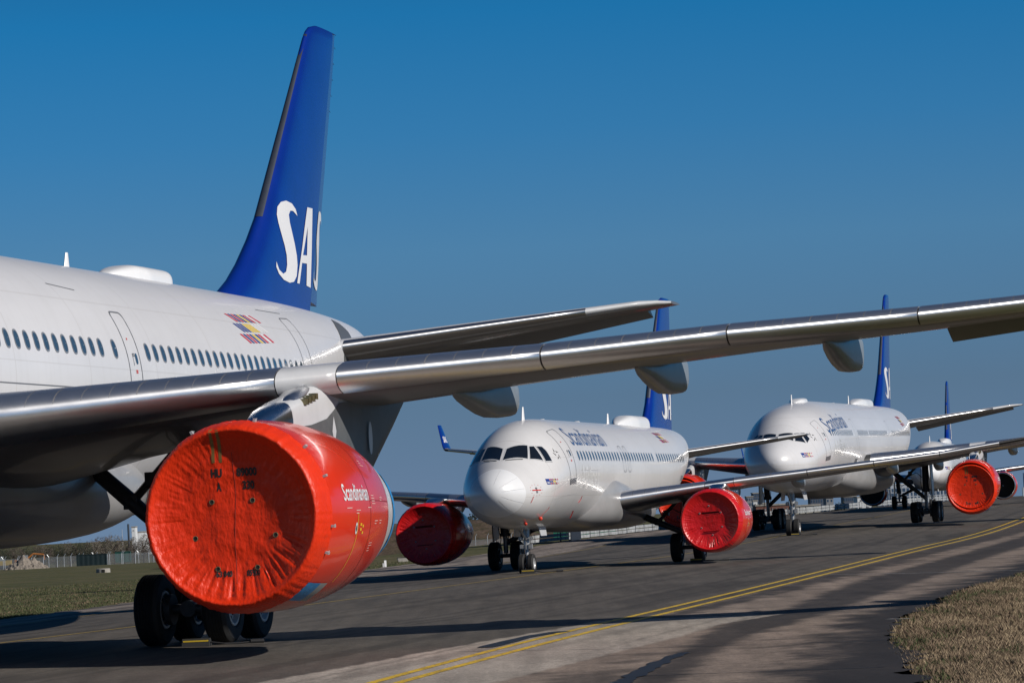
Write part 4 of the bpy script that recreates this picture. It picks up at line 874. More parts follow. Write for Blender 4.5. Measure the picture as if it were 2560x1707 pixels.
a5 = empty('airliner_tail', (121.5, 860.0, -5.2), (0, 0, -.1), 'dark blue tail fin of a distant airliner cut off by the right edge', 'airliner')

def w330(lo, hi):   # window stations of the long fuselage
    out = []
    for s0, n in ((7.0, 17), (18.6, 10), (24.3, 19), (36.86, 24)): out += [s0 + .533 * i for i in range(n)]
    return [s for s in out if lo <= s <= hi] 
for s in w330(24, 60): fus_window(a1, F330, s, 6.10, .115, .165)
fus_window(a1, F330, 34.75, 6.10, .115, .175)
for s in w330(6, 60): fus_window(a3, F330, s, 6.10, .085, .15)
for i in range(28):
    s = 6.32 + .533 * i + (.0 if i < 15 else .1)
    if s < 21.6: fus_window(a2, F320, s, 4.33, .105, .155)
for i in range(13): fus_window(a2, F320, 21.9 + .533 * i, 4.33, .105, .155)
for i in range(20): fus_window(a4, F320, 6.32 + .533 * i, 4.33, .105, .155)
fus_door(a1, F330, 35.85, .36, -24, 33, 5.93, False, .034); fus_door(a1, F330, 49.9, .48, -8, 41, None, False, .03)
fus_door(a3, F330, 5.45, .52, -9, 46, 6.0, True); fus_door(a3, F330, 17.5, .5, -20, 34, None, True); fus_door(a3, F330, 35.85, .36, -30, 33, None, True)
fus_door(a2, F320, 5.02, .42, -7, 53, 4.42, True, .03); fus_door(a4, F320, 5.02, .42, -7, 53, None)
for s in (14.62, 15.55): fus_door(a2, F320, s, .25, 0, 29, None, False, .024, 'overwing_exit')
fus_emblem(a1, F330, 44.45, 46.75, 23.5, 42, .22); fus_emblem(a3, F330, 44.45, 46.75, 23.5, 42, .22); fus_emblem(a2, F320, 24.6, 26.2, 36, 54, .2)
fus_text(a2, F320, 'Scandinavian', 6.15, 12.5, 28.5, 54, LETTERBLUE, name='fuselage_lettering', bold=.004); fus_text(a3, F330, 'Scandinavian', 6.7, 14.5, 21, 45.5, LETTERBLUE, bold=.004)
fus_text(a2, F320, 'Airlines', 6.3, 9.6, -18, 7, GHOST, bold=.01); fus_text(a3, F330, 'Airlines', 7.0, 11.5, -12, 10, GHOST, bold=.01)
# cockpit glass: (station, degrees above the waterline of the section)
E320 = [[(2.37, 87.0), (2.80, 59.8), (2.22, 51.3), (1.69, 87.4)], [(2.80, 57), (2.96, 51.5), (2.72, 32), (2.28, 48.3)], [(3.05, 48.6), (3.28, 42.7), (3.30, 35.5), (3.20, 22.7), (2.83, 28.8)]]
E330 = [[(2.30, 87.2), (2.74, 62), (2.05, 54), (1.62, 87.4)], [(2.78, 59), (3.06, 52.5), (2.74, 33), (2.13, 50.5)], [(3.14, 50.3), (3.46, 44), (3.42, 32), (2.88, 31)]]
cockpit(a2, F320, 1, E320); cockpit(a3, F330, 1, E330); cockpit(a4, F320, 1, E320)
for P_, F_ in ((a2, F320), (a4, F320)):
    q = MB(); rings = []
    for i in range(26):
        s = .0005 + .88 * (i / 25) ** 1.6; rings.append([F_.pt(s * (1 + .07 * math.sin(2 * math.pi * j / 60) * i / 25), 2 * math.pi * j / 60, .006) for j in range(60)])
    q.grid(rings, True, True, False); q.build('radome', [RADOME], P_, ang=80)
for sg in (1, -1):
    q = MB(); q.path([F320.pt(1.66, R(82), .02, sg), F320.pt(1.80, R(70), .03, sg), F320.pt(2.02, R(57), .03, sg)], .012, 5); q.build('wiper', [SEAL], a2)
q = MB()
for a in (80, 40, 10, -25, -55):
    V = [(.08, a - .6), (.86, a - .35), (.86, a + .35), (.08, a + .6)]; decal(q, V, [(0, 1, 2, 3)], lambda u, v: F320.pt(u, R(v), .010), .12)
q.build('lightning_strip', [PALEPAINT], a2)
# nose emblem, star mark and small signs on the second airliner
def nose_marks(P, F, s0, z0, k, star):
    q = MB(); V = [(s0, z0), (s0 + .26 * k, z0), (s0 + .26 * k, z0 + .24 * k), (s0, z0 + .24 * k)]; decal(q, V, [(0, 1, 2, 3)], lambda u, v: F.at_z(u, v, .006), .1, 1)
    for ch, polys in bars_emblem(s0 + .29 * k, s0 + 1.05 * k, z0, z0 + .24 * k, 0).items():
        for p in polys: q.add([F.at_z(x, y, .006) for x, y in p], [(0, 1, 2, 3)], FLAGM[ch])
    V, Fc = text_mesh('SAS', .03); q.add([F.at_z(s0 + (.04 + .18 * x) * k, z0 + (.04 + .08 * y) * k, .009) for x, y in V], Fc, 3)
    q.build('nose_emblem', [FLAGRED, FLAGBLUE, FLAGYEL, LETTERWHITE], P, smooth=False)
    q = MB(); sx, sz, rr = star
    for i in range(5):
        a = R(90 + 72 * i); b = R(90 + 72 * i + 50); c = R(90 + 72 * i + 22)
        q.add([F.at_z(sx + rr * f * math.cos(t), sz + rr * f * math.sin(t), .007) for f, t in ((1, a), (.55, b), (.40, c))], [(0, 1, 2)], 0)
    q.build('star_mark', [LETTERBLACK], P, smooth=False)
nose_marks(a2, F320, 2.18, 3.27, .86, (3.88, 4.38, .24)); nose_marks(a3, F330, 1.55, 4.70, 1.08, (3.9, 5.88, .30)); nose_marks(a4, F320, 2.02, 3.27, 1.0, (3.62, 4.38, .24))
q = MB()
for ds, dz, w_, h_ in ((0, 0, .24, .02), (0, 0, .05, .1)): q.add([F320.at_z(1.45 + ds + sx * w_, 3.08 + dz + sz * h_, .012) for sx, sz in ((-1, -1), (1, -1), (1, 1), (-1, 1))], [(0, 1, 2, 3)], 1 if w_ < .1 else 0)
for i in range(12): q.add([F320.at_z(1.45 + .32 * math.cos(i * .52) * 1.0 + sx * .012, 3.08 + .2 * math.sin(i * .52) + sz * .012, .006) for sx, sz in ((-1, -1), (1, -1), (1, 1), (-1, 1))], [(0, 1, 2, 3)], 0)
q.build('static_port_tape', [REDTAG, LINE], a2, smooth=False)
q = MB()
for s0, s1, a, w in ((2.5, 3.6, -9, .4), (6.3, 9.4, 1.2, .35), (3.0, 6.0, -24, .35)): decal(q, [(s0, a), (s1, a), (s1, a + w), (s0, a + w)], [(0, 1, 2, 3)], lambda u, v: F320.pt(u, R(v), .005), .2)
q.build('panel_line', [mat('panel_line_grey', (.42, .42, .43), .5)], a2)
q = MB()
for s0, s1, t in ((24.2, 33.9, -3.5), (38.1, 46.0, -3.0)): decal(q, [(s0, t), (s1, t), (s1, t + .45), (s0, t + .45)], [(0, 1, 2, 3)], lambda u, v: F330.pt(u, R(v), .005), .3)
decal(q, [(32.9, 46), (34.4, 44), (34.4, 44.5), (32.9, 46.5)], [(0, 1, 2, 3)], lambda u, v: F330.pt(u, R(v), .006), .3); decal(q, [(48.0, 48), (50.2, 46), (50.2, 46.5), (48.0, 48.5)], [(0, 1, 2, 3)], lambda u, v: F330.pt(u, R(v), .006), .3)
q.build('panel_line', [LINE], a1)
SLOT = mat('tailplane_slot_grey', (.10, .105, .11), .4)
SLP = [(57.2, 50), (56.3, 36), (55.6, 18), (55.3, 0), (55.2, -22), (57.6, -22), (57.5, 0), (57.7, 16), (57.9, 30), (57.7, 44)]
for P_, F_, poly in ((a1, F330, SLP), (a3, F330, SLP)):
    q = MB(); decal(q, poly, [tuple(range(len(poly)))], lambda u, v: F_.pt(u, R(v), .008), 3); q.build('tailplane_slot_seal', [SLOT], P_, ang=80)
# roof antennas and domes
blade(a1, F330, 39.35, .40); dome(a1, F330, 42.0, 45.75, .30, .62); blade(a1, F330, 46.3, .26, chord=.22)
blade(a2, F320, 5.35, .52, chord=.40); blade(a2, F320, 21.0, .46, chord=.40); dome(a2, F320, 22.9, 28.2, .42, .60); blade(a2, F320, 8.6, .05, .14, .3); blade(a2, F320, 14.8, .06, .16, .5); blade(a2, F320, 4.5, .05, .12, .3)
blade(a3, F330, 8.6, .62, chord=.4); dome(a3, F330, 10.0, 12.8, .20, .5, 'small_radome'); blade(a3, F330, 27, .05, .2, .9); blade(a3, F330, 35.6, .6, chord=.4); dome(a3, F330, 37.5, 45.5, .42, .68)
blade(a4, F320, 5.35, .52, chord=.40); dome(a4, F320, 22.9, 28.2, .42, .60)
# registration on the rear of the second airliner
q = MB(); V, Fc = text_mesh('SE-ROB', .02); q.add([F320.at_z(27.3 + .9 * x, 3.36 + .22 * y, .006) for x, y in V], Fc); q.build('registration_letters', [LINE], a2, smooth=False)
# fifth tail
W5 = Wing([(z, (0, s, z), (0, h, z), T, (1, 0, 0)) for z, s, h, T in ((4.6, 0, 7, .6), (6, 1.2, 7.2, .5), (11.8, 5.2, 8.2, .2))]); W5.fu = W5.fl = .5
q = MB(); W5.body(q, [4.6, 5.3, 6, 8, 10, 11.8]); v5 = q.build('vertical_stabilizer', [mat('deep_blue_paint', (.004, .016, .09), .4)], a5)
q = MB(); V, Fc = text_mesh('SAS', .04); q.add([W5.pt(5.6 + 1.7 * y, .12 + .7 * x, 1, .02) for x, y in V], Fc); q.build('tail_letter', [LETTERWHITE], v5, smooth=False)
F5 = Fus([(0, 5.4, 4.2, .1), (4, 5.5, 3.2, 1.0), (10, 5.3, 4.3, .3), (13, 5.1, 4.8, .1)]); q = MB(); q.grid([[(p[0], p[1] - 3, p[2]) for p in ring] for ring in body_mesh(F5, 0, 13, 24)], True, True, True); q.build('tail_cone', [mat('blue_tail_paint', (.006, .03, .16), .4)], a5)

# ------------------------------------------------------------------ engine covers
COVER = [(0, .235), (.6, .228), (.95, .205), (1.12, .178), (1.24, .138), (1.32, .092), (1.375, .045), (1.41, .010), (1.435, -.012), (1.455, -.018), (1.48, -.005), (1.505, .03), (1.53, .08), (1.555, .16), (1.58, .27), (1.60, .38), (1.612, .46)]
def cover_frame(pl, D, side=1):
    X, Y, psi, zg = pl; l, s, z = D['eng']; x, y = place(X, Y, psi, s, side * l); return (x, y, zg + z), (0, 0, -psi)
def engine_cover(name, pl, D, side, fabric, label, kind, seed, loose=1.0, tilt=0):
    loc, rot = cover_frame(pl, D, side); k = D['erad']; P = empty(name, loc, rot, label, 'engine cover', 'fabric engine covers'); rnd = random.Random(seed)
    def shape(r, a):
        ds = COVER[-1][1]
        for (r0, d0), (r1, d1) in zip(COVER[:-1], COVER[1:]):
            if r <= r1: ds = lerp(d0, d1, (r - r0) / (r1 - r0)); break
        low = .22 + .78 * smooth(.2, -.95, math.sin(a)) + .25 * smooth(-.2, -.95, math.cos(a)); rim = smooth(.74, 1.2, r) * (1 - smooth(1.30, 1.42, r))
        w = noise.noise((math.cos(a) * 9 + seed, math.sin(a) * 9, r * .7)); w2 = noise.noise((math.cos(a) * 20 + seed, math.sin(a) * 20, r * 1.1 + 4)); w3 = noise.noise((math.cos(a) * 42, math.sin(a) * 42 + seed, r * 1.6))
        fold = (1 - abs(w) * 2) * .034 + (1 - abs(w2) * 2) * .024 + w3 * .012
        sag = .05 * noise.noise((r * math.cos(a) * 1.3, r * math.sin(a) * 1.3, seed)) + .012 * noise.noise((r * math.cos(a) * 5, r * math.sin(a) * 5, seed + 3)) + .004 * noise.noise((r * math.cos(a) * 13, r * math.sin(a) * 13, seed + 5))
        gather = (.012 * w2 + .010 * w3) * smooth(1.36, 1.5, r)
        return (ds - fold * low * rim * loose + sag * (1 - smooth(.95, 1.36, r)) * loose) * k, gather * k
    rs = [1.62 * (i / 92) for i in range(93)]; na = 300; q = MB(); rings = []
    for r in rs:
        row = []
        for j in range(na):
            a = 2 * math.pi * j / na; d, gth = shape(r, a); rr = r * k + gth + (.018 if r > 1.3 else 0) * k; row.append((rr * math.cos(a), d, rr * math.sin(a)))
        rings.append(row)
    q.grid(rings[1:], True, True, False); q.build('cover_fabric', [fabric], P, ang=75); tree_ = BVHTree.FromPolygons([Vector(v) for v in q.v], q.f)
    def on(x, z, off=.004):
        h = tree_.ray_cast(Vector((x, -2, z)), Vector((0, 1, 0)))[0]; return (x, (h.y if h else .2 * k) - off, z)
    q = MB(); seam = [on(.015 * math.sin(t * 3), t, .001) for t in [lerp(-1.12 * k, 1.1 * k, i / 60) for i in range(61)]]
    if kind == 'A':
        q.path(seam, .005, 5); q.build('centre_seam', [mat('dark_seam', (.30, .012, .002), .7)], P)
        for txt, x0, x1, z0, z1 in (('HU', -.38, -.19, .68, .83), ('89000', .06, .42, .68, .83), ('A', -.30, -.22, .45, .60), ('330', .15, .36, .46, .61), ('63 840', -.36, -.08, -1.0, -.89), ('05900', .17, .41, -1.0, -.89)):
            q = MB(); V, Fc = text_mesh(txt, .05); decal(q, [(lerp(x0, x1, u), lerp(z0, z1, v)) for u, v in V], Fc, lambda x, z: on(x * k, z * k, .005), .025); q.build('stencil_number', [LETTERBLACK], P, smooth=False)
        for x, z in ((-.40, .27), (.31, .27), (-.72, -.33), (.70, -.33), (-.33, -.86), (.36, -.86)):
            c = on(x, z, .004); q = MB(); q.revolve([(0, .048), (-.006, .046), (-.009, .038), (-.006, .033), (-.005, .001)], c, (0, 1, 0), 18, 0, [0, 0, 0, 1]); q.build('eyelet', [BRASS, HOLE], P)
        q = MB()
        for x in (-.32, -.20):
            pts = [on(x + .02 * (z - 1), z, .006) if z < 1.5 else (x + .07, .1, z) for z in [lerp(.93, 1.52, i / 14) for i in range(15)]]
            for a, b in zip(pts[:-1], pts[1:]): q.add([(a[0] - .028, a[1], a[2]), (a[0] + .028, a[1], a[2]), (b[0] + .028, b[1], b[2]), (b[0] - .028, b[1], b[2])], [(0, 1, 2, 3)])
        q.build('strap', [TAPE], P)
        for a in (78, 43, 22, -8, -24, 118):
            c = (1.66 * math.cos(R(a)), .47, 1.66 * math.sin(R(a))); q = MB(); q.box(c, (.03, .05, .02), 0, Matrix.Rotation(-R(a), 3, 'Y')); q.tube(c, (c[0] * 1.0, c[1] + .12, c[2] + .03), .012, .008, 6); q.build('buckle', [RIM], P)
        q = MB(); rows = []
        for j in range(41):
            a = R(lerp(-62, 16, j / 40)); rows.append([(nac_r(dd, k) * 1.0 * math.cos(a) + .012 * math.cos(a), dd, (nac_r(dd, k) + .012) * math.sin(a)) for dd in (.46, .52)])
        q.grid(rows, False); q.build('edge_binding', [mat('grey_binding', (.30, .29, .30), .5)], P)
        q = MB(); rows = []
        for j in range(13):
            a = R(lerp(-63, -46, j / 12)); rows.append([((nac_r(dd, k) + .014) * math.cos(a), dd, (nac_r(dd, k) + .014) * math.sin(a)) for dd in (.62, .9, 1.25, 1.62)])
        q.grid(rows, False, mfun=lambda i, j: 0 if j < 2 else 1); q.build('repair_patch', [BLUEWRAP, GREYWRAP], P)
    else:
        q = MB()
        for z0, w, dep in ((.42, .62, .05), (-.55, .55, .02)):
            p = [on(x, z0 * k + .04 * x, .012) for x in [lerp(-w * k * .75, w * k * .75, i / 10) for i in range(11)]]
            for a, b in zip(p[:-1], p[1:]): q.add([(a[0], a[1], a[2] - dep), (b[0], b[1], b[2] - dep), (b[0], b[1] - .05, b[2] + dep * .6), (a[0], a[1] - .05, a[2] + dep * .6)], [(0, 1, 2, 3)])
        q.build('pocket_flap', [mat('dark_red_fabric', (.14, .003, .004), .7)], P, smooth=False)
        for x, z in ((-.06, .63), (-.47, .33), (.45, .33), (-.42, -.3), (.48, -.28), (.05, -.62)):
            c = on(x * k * 1.2, z * k * 1.2, .004); q = MB(); q.revolve([(0, .026), (-.012, .032), (-.016, .022), (0, .001)], c, (0, 1, 0), 14, 0, [0, 0, 1]); q.build('eyelet', [RIM, HOLE], P)
        q = MB(); q.path([((1.47 * k + nac_r(.05, k) * 0) * math.cos(a), .02, 1.47 * k * math.sin(a)) for a in [2 * math.pi * i / 80 for i in range(81)]], .010, 5); q.build('edge_cord', [mat('pale_red_cord', (.75, .18, .15), .6)], P)
        V, Fc = text_mesh('ENGINE', .03); V2, F2 = text_mesh('COVER', .03)
    return P
engine_cover('engine_cover', PL1, A330, 1, COVORANGE, 'big orange engine cover with black numbers and six eyelets, nearest the camera', 'A', 3)
engine_cover('engine_cover', PL2, A320, 1, COVRED, 'bright red engine cover on the right engine of the middle airliner', 'B', 8)
engine_cover('engine_cover', PL2, A320, -1, COVRED, 'dark red half shaded engine cover left of the middle airliner nose', 'B', 21)
engine_cover('engine_cover', PL3, A330, 1, COVORANGE, 'orange engine cover with faint numbers at the right side under the far wing', 'A', 14, .6)
engine_cover('engine_cover', PL3, A330, -1, COVORANGE, 'orange engine cover glimpsed through the landing gear struts of the middle airliner', 'A', 17, .6)
# blue film tied round the exhaust of the near engine
loc, rot = cover_frame(PL1, A330)
q = MB(); rows = []
for i, (d, r) in enumerate(((6.40, 1.105), (6.48, 1.10), (6.64, 1.07), (6.8, 1.0), (6.85, .6), (6.84, .02))): rows.append([((r + .012 * noise.noise((j * .9, i * 2.1, 1))) * math.cos(a), d + .02 * noise.noise((j * .6, i, 5)), (r + .012 * noise.noise((j * .9, i * 2.1, 1))) * math.sin(a)) for j, a in enumerate([2 * math.pi * t / 60 for t in range(60)])])
q.grid(rows, True, False, True); ew = q.build('exhaust_wrap', [BLUEWRAP], None, loc=loc, rot=rot); tag(ew, 'blue plastic film wrapped round the exhaust of the big near engine', 'exhaust cover')

# ------------------------------------------------------------------ wheel chocks
def chock(x, y, rz, ln, label, rope=True):
    z = gz(x, y); P = empty('wheel_chock', (x, y, z + .004), (0, 0, rz), label, 'wheel chock', 'wheel chocks')
    q = MB(); h = .15; q.add([(-ln / 2, -.11, 0), (-ln / 2, .11, 0), (-ln / 2, .03, h), (-ln / 2, -.06, h), (ln / 2, -.11, 0), (ln / 2, .11, 0), (ln / 2, .03, h), (ln / 2, -.06, h)], [(0, 1, 2, 3), (4, 5, 6, 7), (0, 1, 5, 4), (1, 2, 6, 5), (2, 3, 7, 6), (3, 0, 4, 7)]); q.build('block', [CHOCKRUB], P, smooth=False)
    q = MB(); q.box((0, -.078, .10), (ln * .46, .010, .014)); q.build('stripe', [CHOCKYEL], P, smooth=False)
    q = MB(); q.path([(ln / 2, -.02, .07), (ln / 2 + .3, -.05, .03), (ln / 2 + .55, 0, .025), (ln / 2 + .8, .05, .04)], .018, 8); q.tube((ln / 2 + .8, .05, .05), (ln / 2 + 1.05, .1, .05), .04, n=10); q.build('tow_rope', [SEAL], P)
    return P
def gp(pl, s, l): return place(pl[0], pl[1], pl[2], s, l)
x, y = gp(PL1, 30.2, 5.75); chock(x, y, -.2, .55, 'black chock with yellow stripe lying before the near bogie wheels')
x, y = gp(PL2, 4.55, .15); chock(x, y, -.2, .5, 'black and yellow chock at the nose wheels of the middle airliner')
x, y = gp(PL2, 16.9, 4.25); chock(x, y, -.2, .5, 'black and yellow chock at the wheels under the bright red cover')
x, y = gp(PL3, 6.0, .2); chock(x, y, -.2, .5, 'small chock at the nose wheels of the widebody behind')

# ------------------------------------------------------------------ red streamers and probe covers on the middle nose
def on2(s, th, off=.02):
    p = F320.pt(s, R(th), off); x, y = place(PL2[0], PL2[1], PL2[2], p[1], p[0]); return Vector((x, y, p[2] + PL2[3]))
def streamer(label, pts, w, ball=None):
    P = empty('warning_streamer', pts[0], (0, 0, 0), label, 'streamer', 'red streamers on the middle nose'); o = pts[0]; q = MB(); rows = []
    side = Vector((.85, .35, .25)).normalized()
    for i, p in enumerate(pts): d = p - o; rows.append([tuple(d - side * w), tuple(d + side * w)])
    q.grid(rows, False); q.build('ribbon', [REDTAG], P)
    if ball: q = MB(); q.revolve([(-.09, .01), (-.07, ball * .7), (0, ball), (.07, ball * .8), (.10, .01)], (0, 0, 0), (0.3, -1, 0), 14); q.build('probe_cover', [mat('orange_red_probe_cover', (.75, .05, .02), .6)], P)
    return P
streamer('short red ribbon hanging below the taped cross', [on2(1.25, -9), on2(1.22, -15), on2(1.20, -22)], .014)
streamer('red ribbon with round orange probe cover low on the nose', [on2(2.62, -50, .08), on2(2.68, -44), on2(2.80, -37), on2(2.78, -33)], .012, .075)
streamer('red probe cover lowest on the chin of the nose', [on2(2.12, -65, .07), on2(2.05, -63)], .018, .06)
streamer('red ribbon with dark tail below the white lettering', [on2(7.02, -26, .03), on2(7.1, -30), on2(7.0, -34)], .016)
streamer('red ribbon hanging farthest right under the fuselage', [on2(6.95, -44, .03), on2(7.1, -48, .05), on2(7.2, -53, .1)], .028)

# ------------------------------------------------------------------ background
def pxx(px, y): return (px - 1280) / 8931.9 * y
BOARD = mat('weathered_white_board', (.36, .38, .40), .7, var=.5, vscale=2.2); DARKPANEL = mat('dark_blue_panel', (.012, .018, .03), .6)
GALV = mat('galvanised_steel', (.62, .65, .68), .4, metal=.5, var=.2); CONC = mat('old_concrete', (.34, .32, .29), .85, var=.35, vscale=2)
RAIL = [(-.6, 238.5), (.81, 242.6), (2.63, 247.0), (12.07, 279.4), (18.75, 306.5), (26.4, 332), (34, 352), (44, 384), (56, 425)]
bar = empty('crash_barrier', (.81, 242.6, H(.81, 242.6)), (0, 0, 0), 'long low barrier of two weathered white boards along the far taxiway edge', 'barrier'); bo = Vector(bar.location)
P_ = []
for (x0, y0), (x1, y1) in zip(RAIL[:-1], RAIL[1:]):
    k = max(1, int(math.hypot(x1 - x0, y1 - y0) / 2.5)); P_ += [(lerp(x0, x1, i / k), lerp(y0, y1, i / k)) for i in range(k)]
rnd = random.Random(4)
for i, ((x0, y0), (x1, y1)) in enumerate(zip(P_[:-1], P_[1:])):
    a, b = Vector((x0, y0, gz(x0, y0))) - bo, Vector((x1, y1, gz(x1, y1))) - bo; d = (b - a); u = d.normalized(); n_ = Vector((-u.y, u.x, 0))
    if i in (3, 13, 14):
        q = MB(); q.add([a + n_ * -.1 + Vector((0, 0, -.05)), b + n_ * -.1 + Vector((0, 0, -.05)), b + n_ * -.1 + Vector((0, 0, .64)), a + n_ * -.1 + Vector((0, 0, .64)), a + n_ * .1 + Vector((0, 0, -.05)), b + n_ * .1 + Vector((0, 0, -.05)), b + n_ * .1 + Vector((0, 0, .64)), a + n_ * .1 + Vector((0, 0, .64))], [(0, 1, 2, 3), (4, 5, 6, 7), (3, 2, 6, 7), (0, 3, 7, 4), (1, 2, 6, 5)]); q.build('dark_panel', [DARKPANEL], bar, smooth=False); continue
    q = MB()
    for z0, z1 in ((.06, .27), (.32, .52)):
        for t0, t1 in ((.005, .495), (.505, .995)):
            p0, p1 = a + d * t0, a + d * t1; zj = rnd.uniform(-.012, .012)
            vs = [p + n_ * s + Vector((0, 0, z + zj)) for s in (-.04, .04) for p in (p0, p1) for z in (z0, z1)]; q.add(vs, [(0, 2, 3, 1), (4, 5, 7, 6), (1, 3, 7, 5), (0, 1, 5, 4), (2, 6, 7, 3)])
    q.build('board', [BOARD], bar, smooth=False)
for x, y in P_: q = MB(); q.box(Vector((x, y, gz(x, y) + .26)) - bo + Vector((0.05, .12, 0)), (.05, .05, .34)); q.build('post', [DARKPANEL], bar, smooth=False)

# embankment with scrub, behind the middle nose
q = MB(); rows = []
for j in range(40):
    y = 405 + j * 2.2; row = []
    for i in range(90):
        x = -40 + i * .62; h = smooth(0, .33, j / 39) * (1 - smooth(.75, 1, j / 39)) * (1 - smooth(-3, 2.5, x) * .62) * (1 - smooth(6, 14, x)); row.append((x, y, lerp(-1.7, 1.95, h) + .35 * noise.noise((x * .45, y * .3, 5)) * smooth(0, .3, h) * (1 - smooth(.9, 1, h)) + .1 * noise.noise((x * 2, y * 2, 1))))
    rows.append(row)
q.grid(rows, False); o = q.build('embankment', [grass_mat('scrub_bank', [(.32, (.050, .048, .026)), (.5, (.095, .070, .048)), (.64, (.13, .095, .075)), (.8, (.10, .10, .05))], .35, 2.5)], ang=80); o['kind'] = 'structure'
gf = empty('green_fence', (pxx(1362, 418), 418, -.6), (0, 0, 0), 'bright green screen fence below the belly of the middle airliner', 'fence'); q = MB()
GREENF = mat('green_screen', (.008, .17, .10), .6, var=.2)
for i in range(27):
    x = i * .27; q.box((x, .05 * (i % 2), .37), (.125, .02, .42))
q.build('screen', [GREENF], gf, smooth=False)

# perimeter fence at left, posts with bent arms and wire mesh
fe = empty('perimeter_fence', (pxx(150, 850), 850, -4.9), (0, 0, 0), 'wire perimeter fence with bent galvanised posts across the field at left', 'fence'); q0 = Vector(fe.location); rnd = random.Random(9)
for row, yy, n_, st in ((0, 850, 34, 3.1), (1, 862, 30, 3.6)):
    for i in range(n_):
        x = -126 + i * st + rnd.uniform(-.2, .2) + row * 1.1
        if x > -78: break
        z0 = field(yy) - .35; b = Vector((x, yy, z0)) - q0; t = b + Vector((0, 0, 2.75)); sg = 1 if (i % 3 or row == 0) else -1; q = MB(); q.tube(b, t, .085, n=8); q.tube(t, t + Vector((.42 * sg, -.1, .62)), .075, n=8); q.build('fence_post', [GALV], fe)
wm = bpy.data.materials.new('wire_mesh'); wm.use_nodes = True; n = wm.node_tree.nodes; l = wm.node_tree.links.new; p = n['Principled BSDF']; p.inputs['Base Color'].default_value = (.20, .22, .24, 1); p.inputs['Roughness'].default_value = .6; p.inputs['Alpha'].default_value = .38
q = MB(); q.add([Vector((-130, 850, -5.2)) - q0, Vector((-75, 850, -5.2)) - q0, Vector((-75, 850, -2.0)) - q0, Vector((-130, 850, -2.0)) - q0], [(0, 1, 2, 3)]); q.build('wire_mesh', [wm], fe, smooth=False)
fc = empty('perimeter_fence', (pxx(1200, 385), 385, -1.3), (0, 0, 0), 'wire fence with bent posts in front of the bank between red engine and middle nose', 'fence'); q0 = Vector(fc.location)
for px in (1100, 1120, 1142, 1164, 1194, 1214, 1234, 1254):
    x = pxx(px, 385); b = Vector((x, 385 + rnd.uniform(-2, 2), -1.25)) - q0; t = b + Vector((0, 0, 1.45)); q = MB(); q.tube(b, t, .030, n=8); q.tube(t, t + Vector((.17, 0, .25)), .028, n=8); q.build('fence_post', [GALV], fc)
q = MB(); q.add([Vector((pxx(1090, 385), 385, -1.2)) - q0, Vector((pxx(1262, 385), 385, -1.2)) - q0, Vector((pxx(1262, 385), 385, -.15)) - q0, Vector((pxx(1090, 385), 385, -.15)) - q0], [(0, 1, 2, 3)]); q.build('wire_mesh', [wm], fc, smooth=False)
q = MB(); q.tube((pxx(1217, 470), 470, -2), (pxx(1217, 470), 470, 1.35), .05, .04, 8); tag(q.build('light_mast', [GALV]), 'slim pale mast standing in front of the scrubby bank', 'mast')

# containers, rubble, machines, small concrete things in the field
def container(x, y, z, w, h, d, col, label):
    P = empty('container', (x, y, z), (0, 0, 0), label, 'container', 'steel containers behind the field fence'); q = MB(); m = mat('container_' + str(len(MATS)), col, .5, var=.25, vscale=.8); n = int(w / .28)
    pts = []
    for i in range(n + 1):
        xx = -w / 2 + w * i / n; o_ = .035 if (i // 2) % 2 else 0; pts += [(xx, -d / 2 + o_)]
    rows = [[(a, b, 0) for a, b in pts], [(a, b, h) for a, b in pts]]; q.grid(rows, False); q.box((0, 0.05, h / 2), (w / 2 - .02, d / 2 - .05, h / 2)); q.build('body', [m], P, smooth=False)
    q = MB()
    for sx in (-1, 1): q.box((sx * (w / 2 + .02), -d / 2, h / 2), (.07, .07, h / 2))
    q.box((0, -d / 2, h + .03), (w / 2 + .08, .07, .07)); q.box((0, -d / 2, .07), (w / 2 + .08, .07, .07)); q.build('corner_frame', [m], P, smooth=False); return P
container(-101.6, 845, -4.55, 6.9, 2.7, 2.5, (.006, .016, .018), 'nearly black container standing behind the fence')
container(-97.2, 872, -4.2, 3.6, 2.5, 2.4, (.012, .075, .060), 'lighter green container just right of the black one')
q = MB(); rows = []
for j in range(26):
    row = []
    for i in range(60):
        x = (i / 59 - .5) * 11.5; y = (j / 25 - .5) * 8; e = math.sqrt((x / 5.7) ** 2 + (y / 4) ** 2); h = 3.0 * max(0, 1 - e ** 1.3); h *= 1 + .5 * noise.noise((x * .5, y * .5, 2)); h += (.45 * noise.noise((x * 1.4, y * 1.4, 6)) + .25 * noise.noise((x * 3.2, y * 3.2, 9))) * smooth(0, .5, h); row.append((x, y, h))
    rows.append(row)
q.grid(rows, False); o = q.build('rubble_heap', [mat('rubble', (.25, .215, .18), .9, var=.5, vscale=1.6, bump=.6, bscale=2.5, bdist=.3)], loc=(-109.6, 790, -4.6), ang=25); tag(o, 'pale grey rubble heap in front of the fence at far left', 'rubble heap')
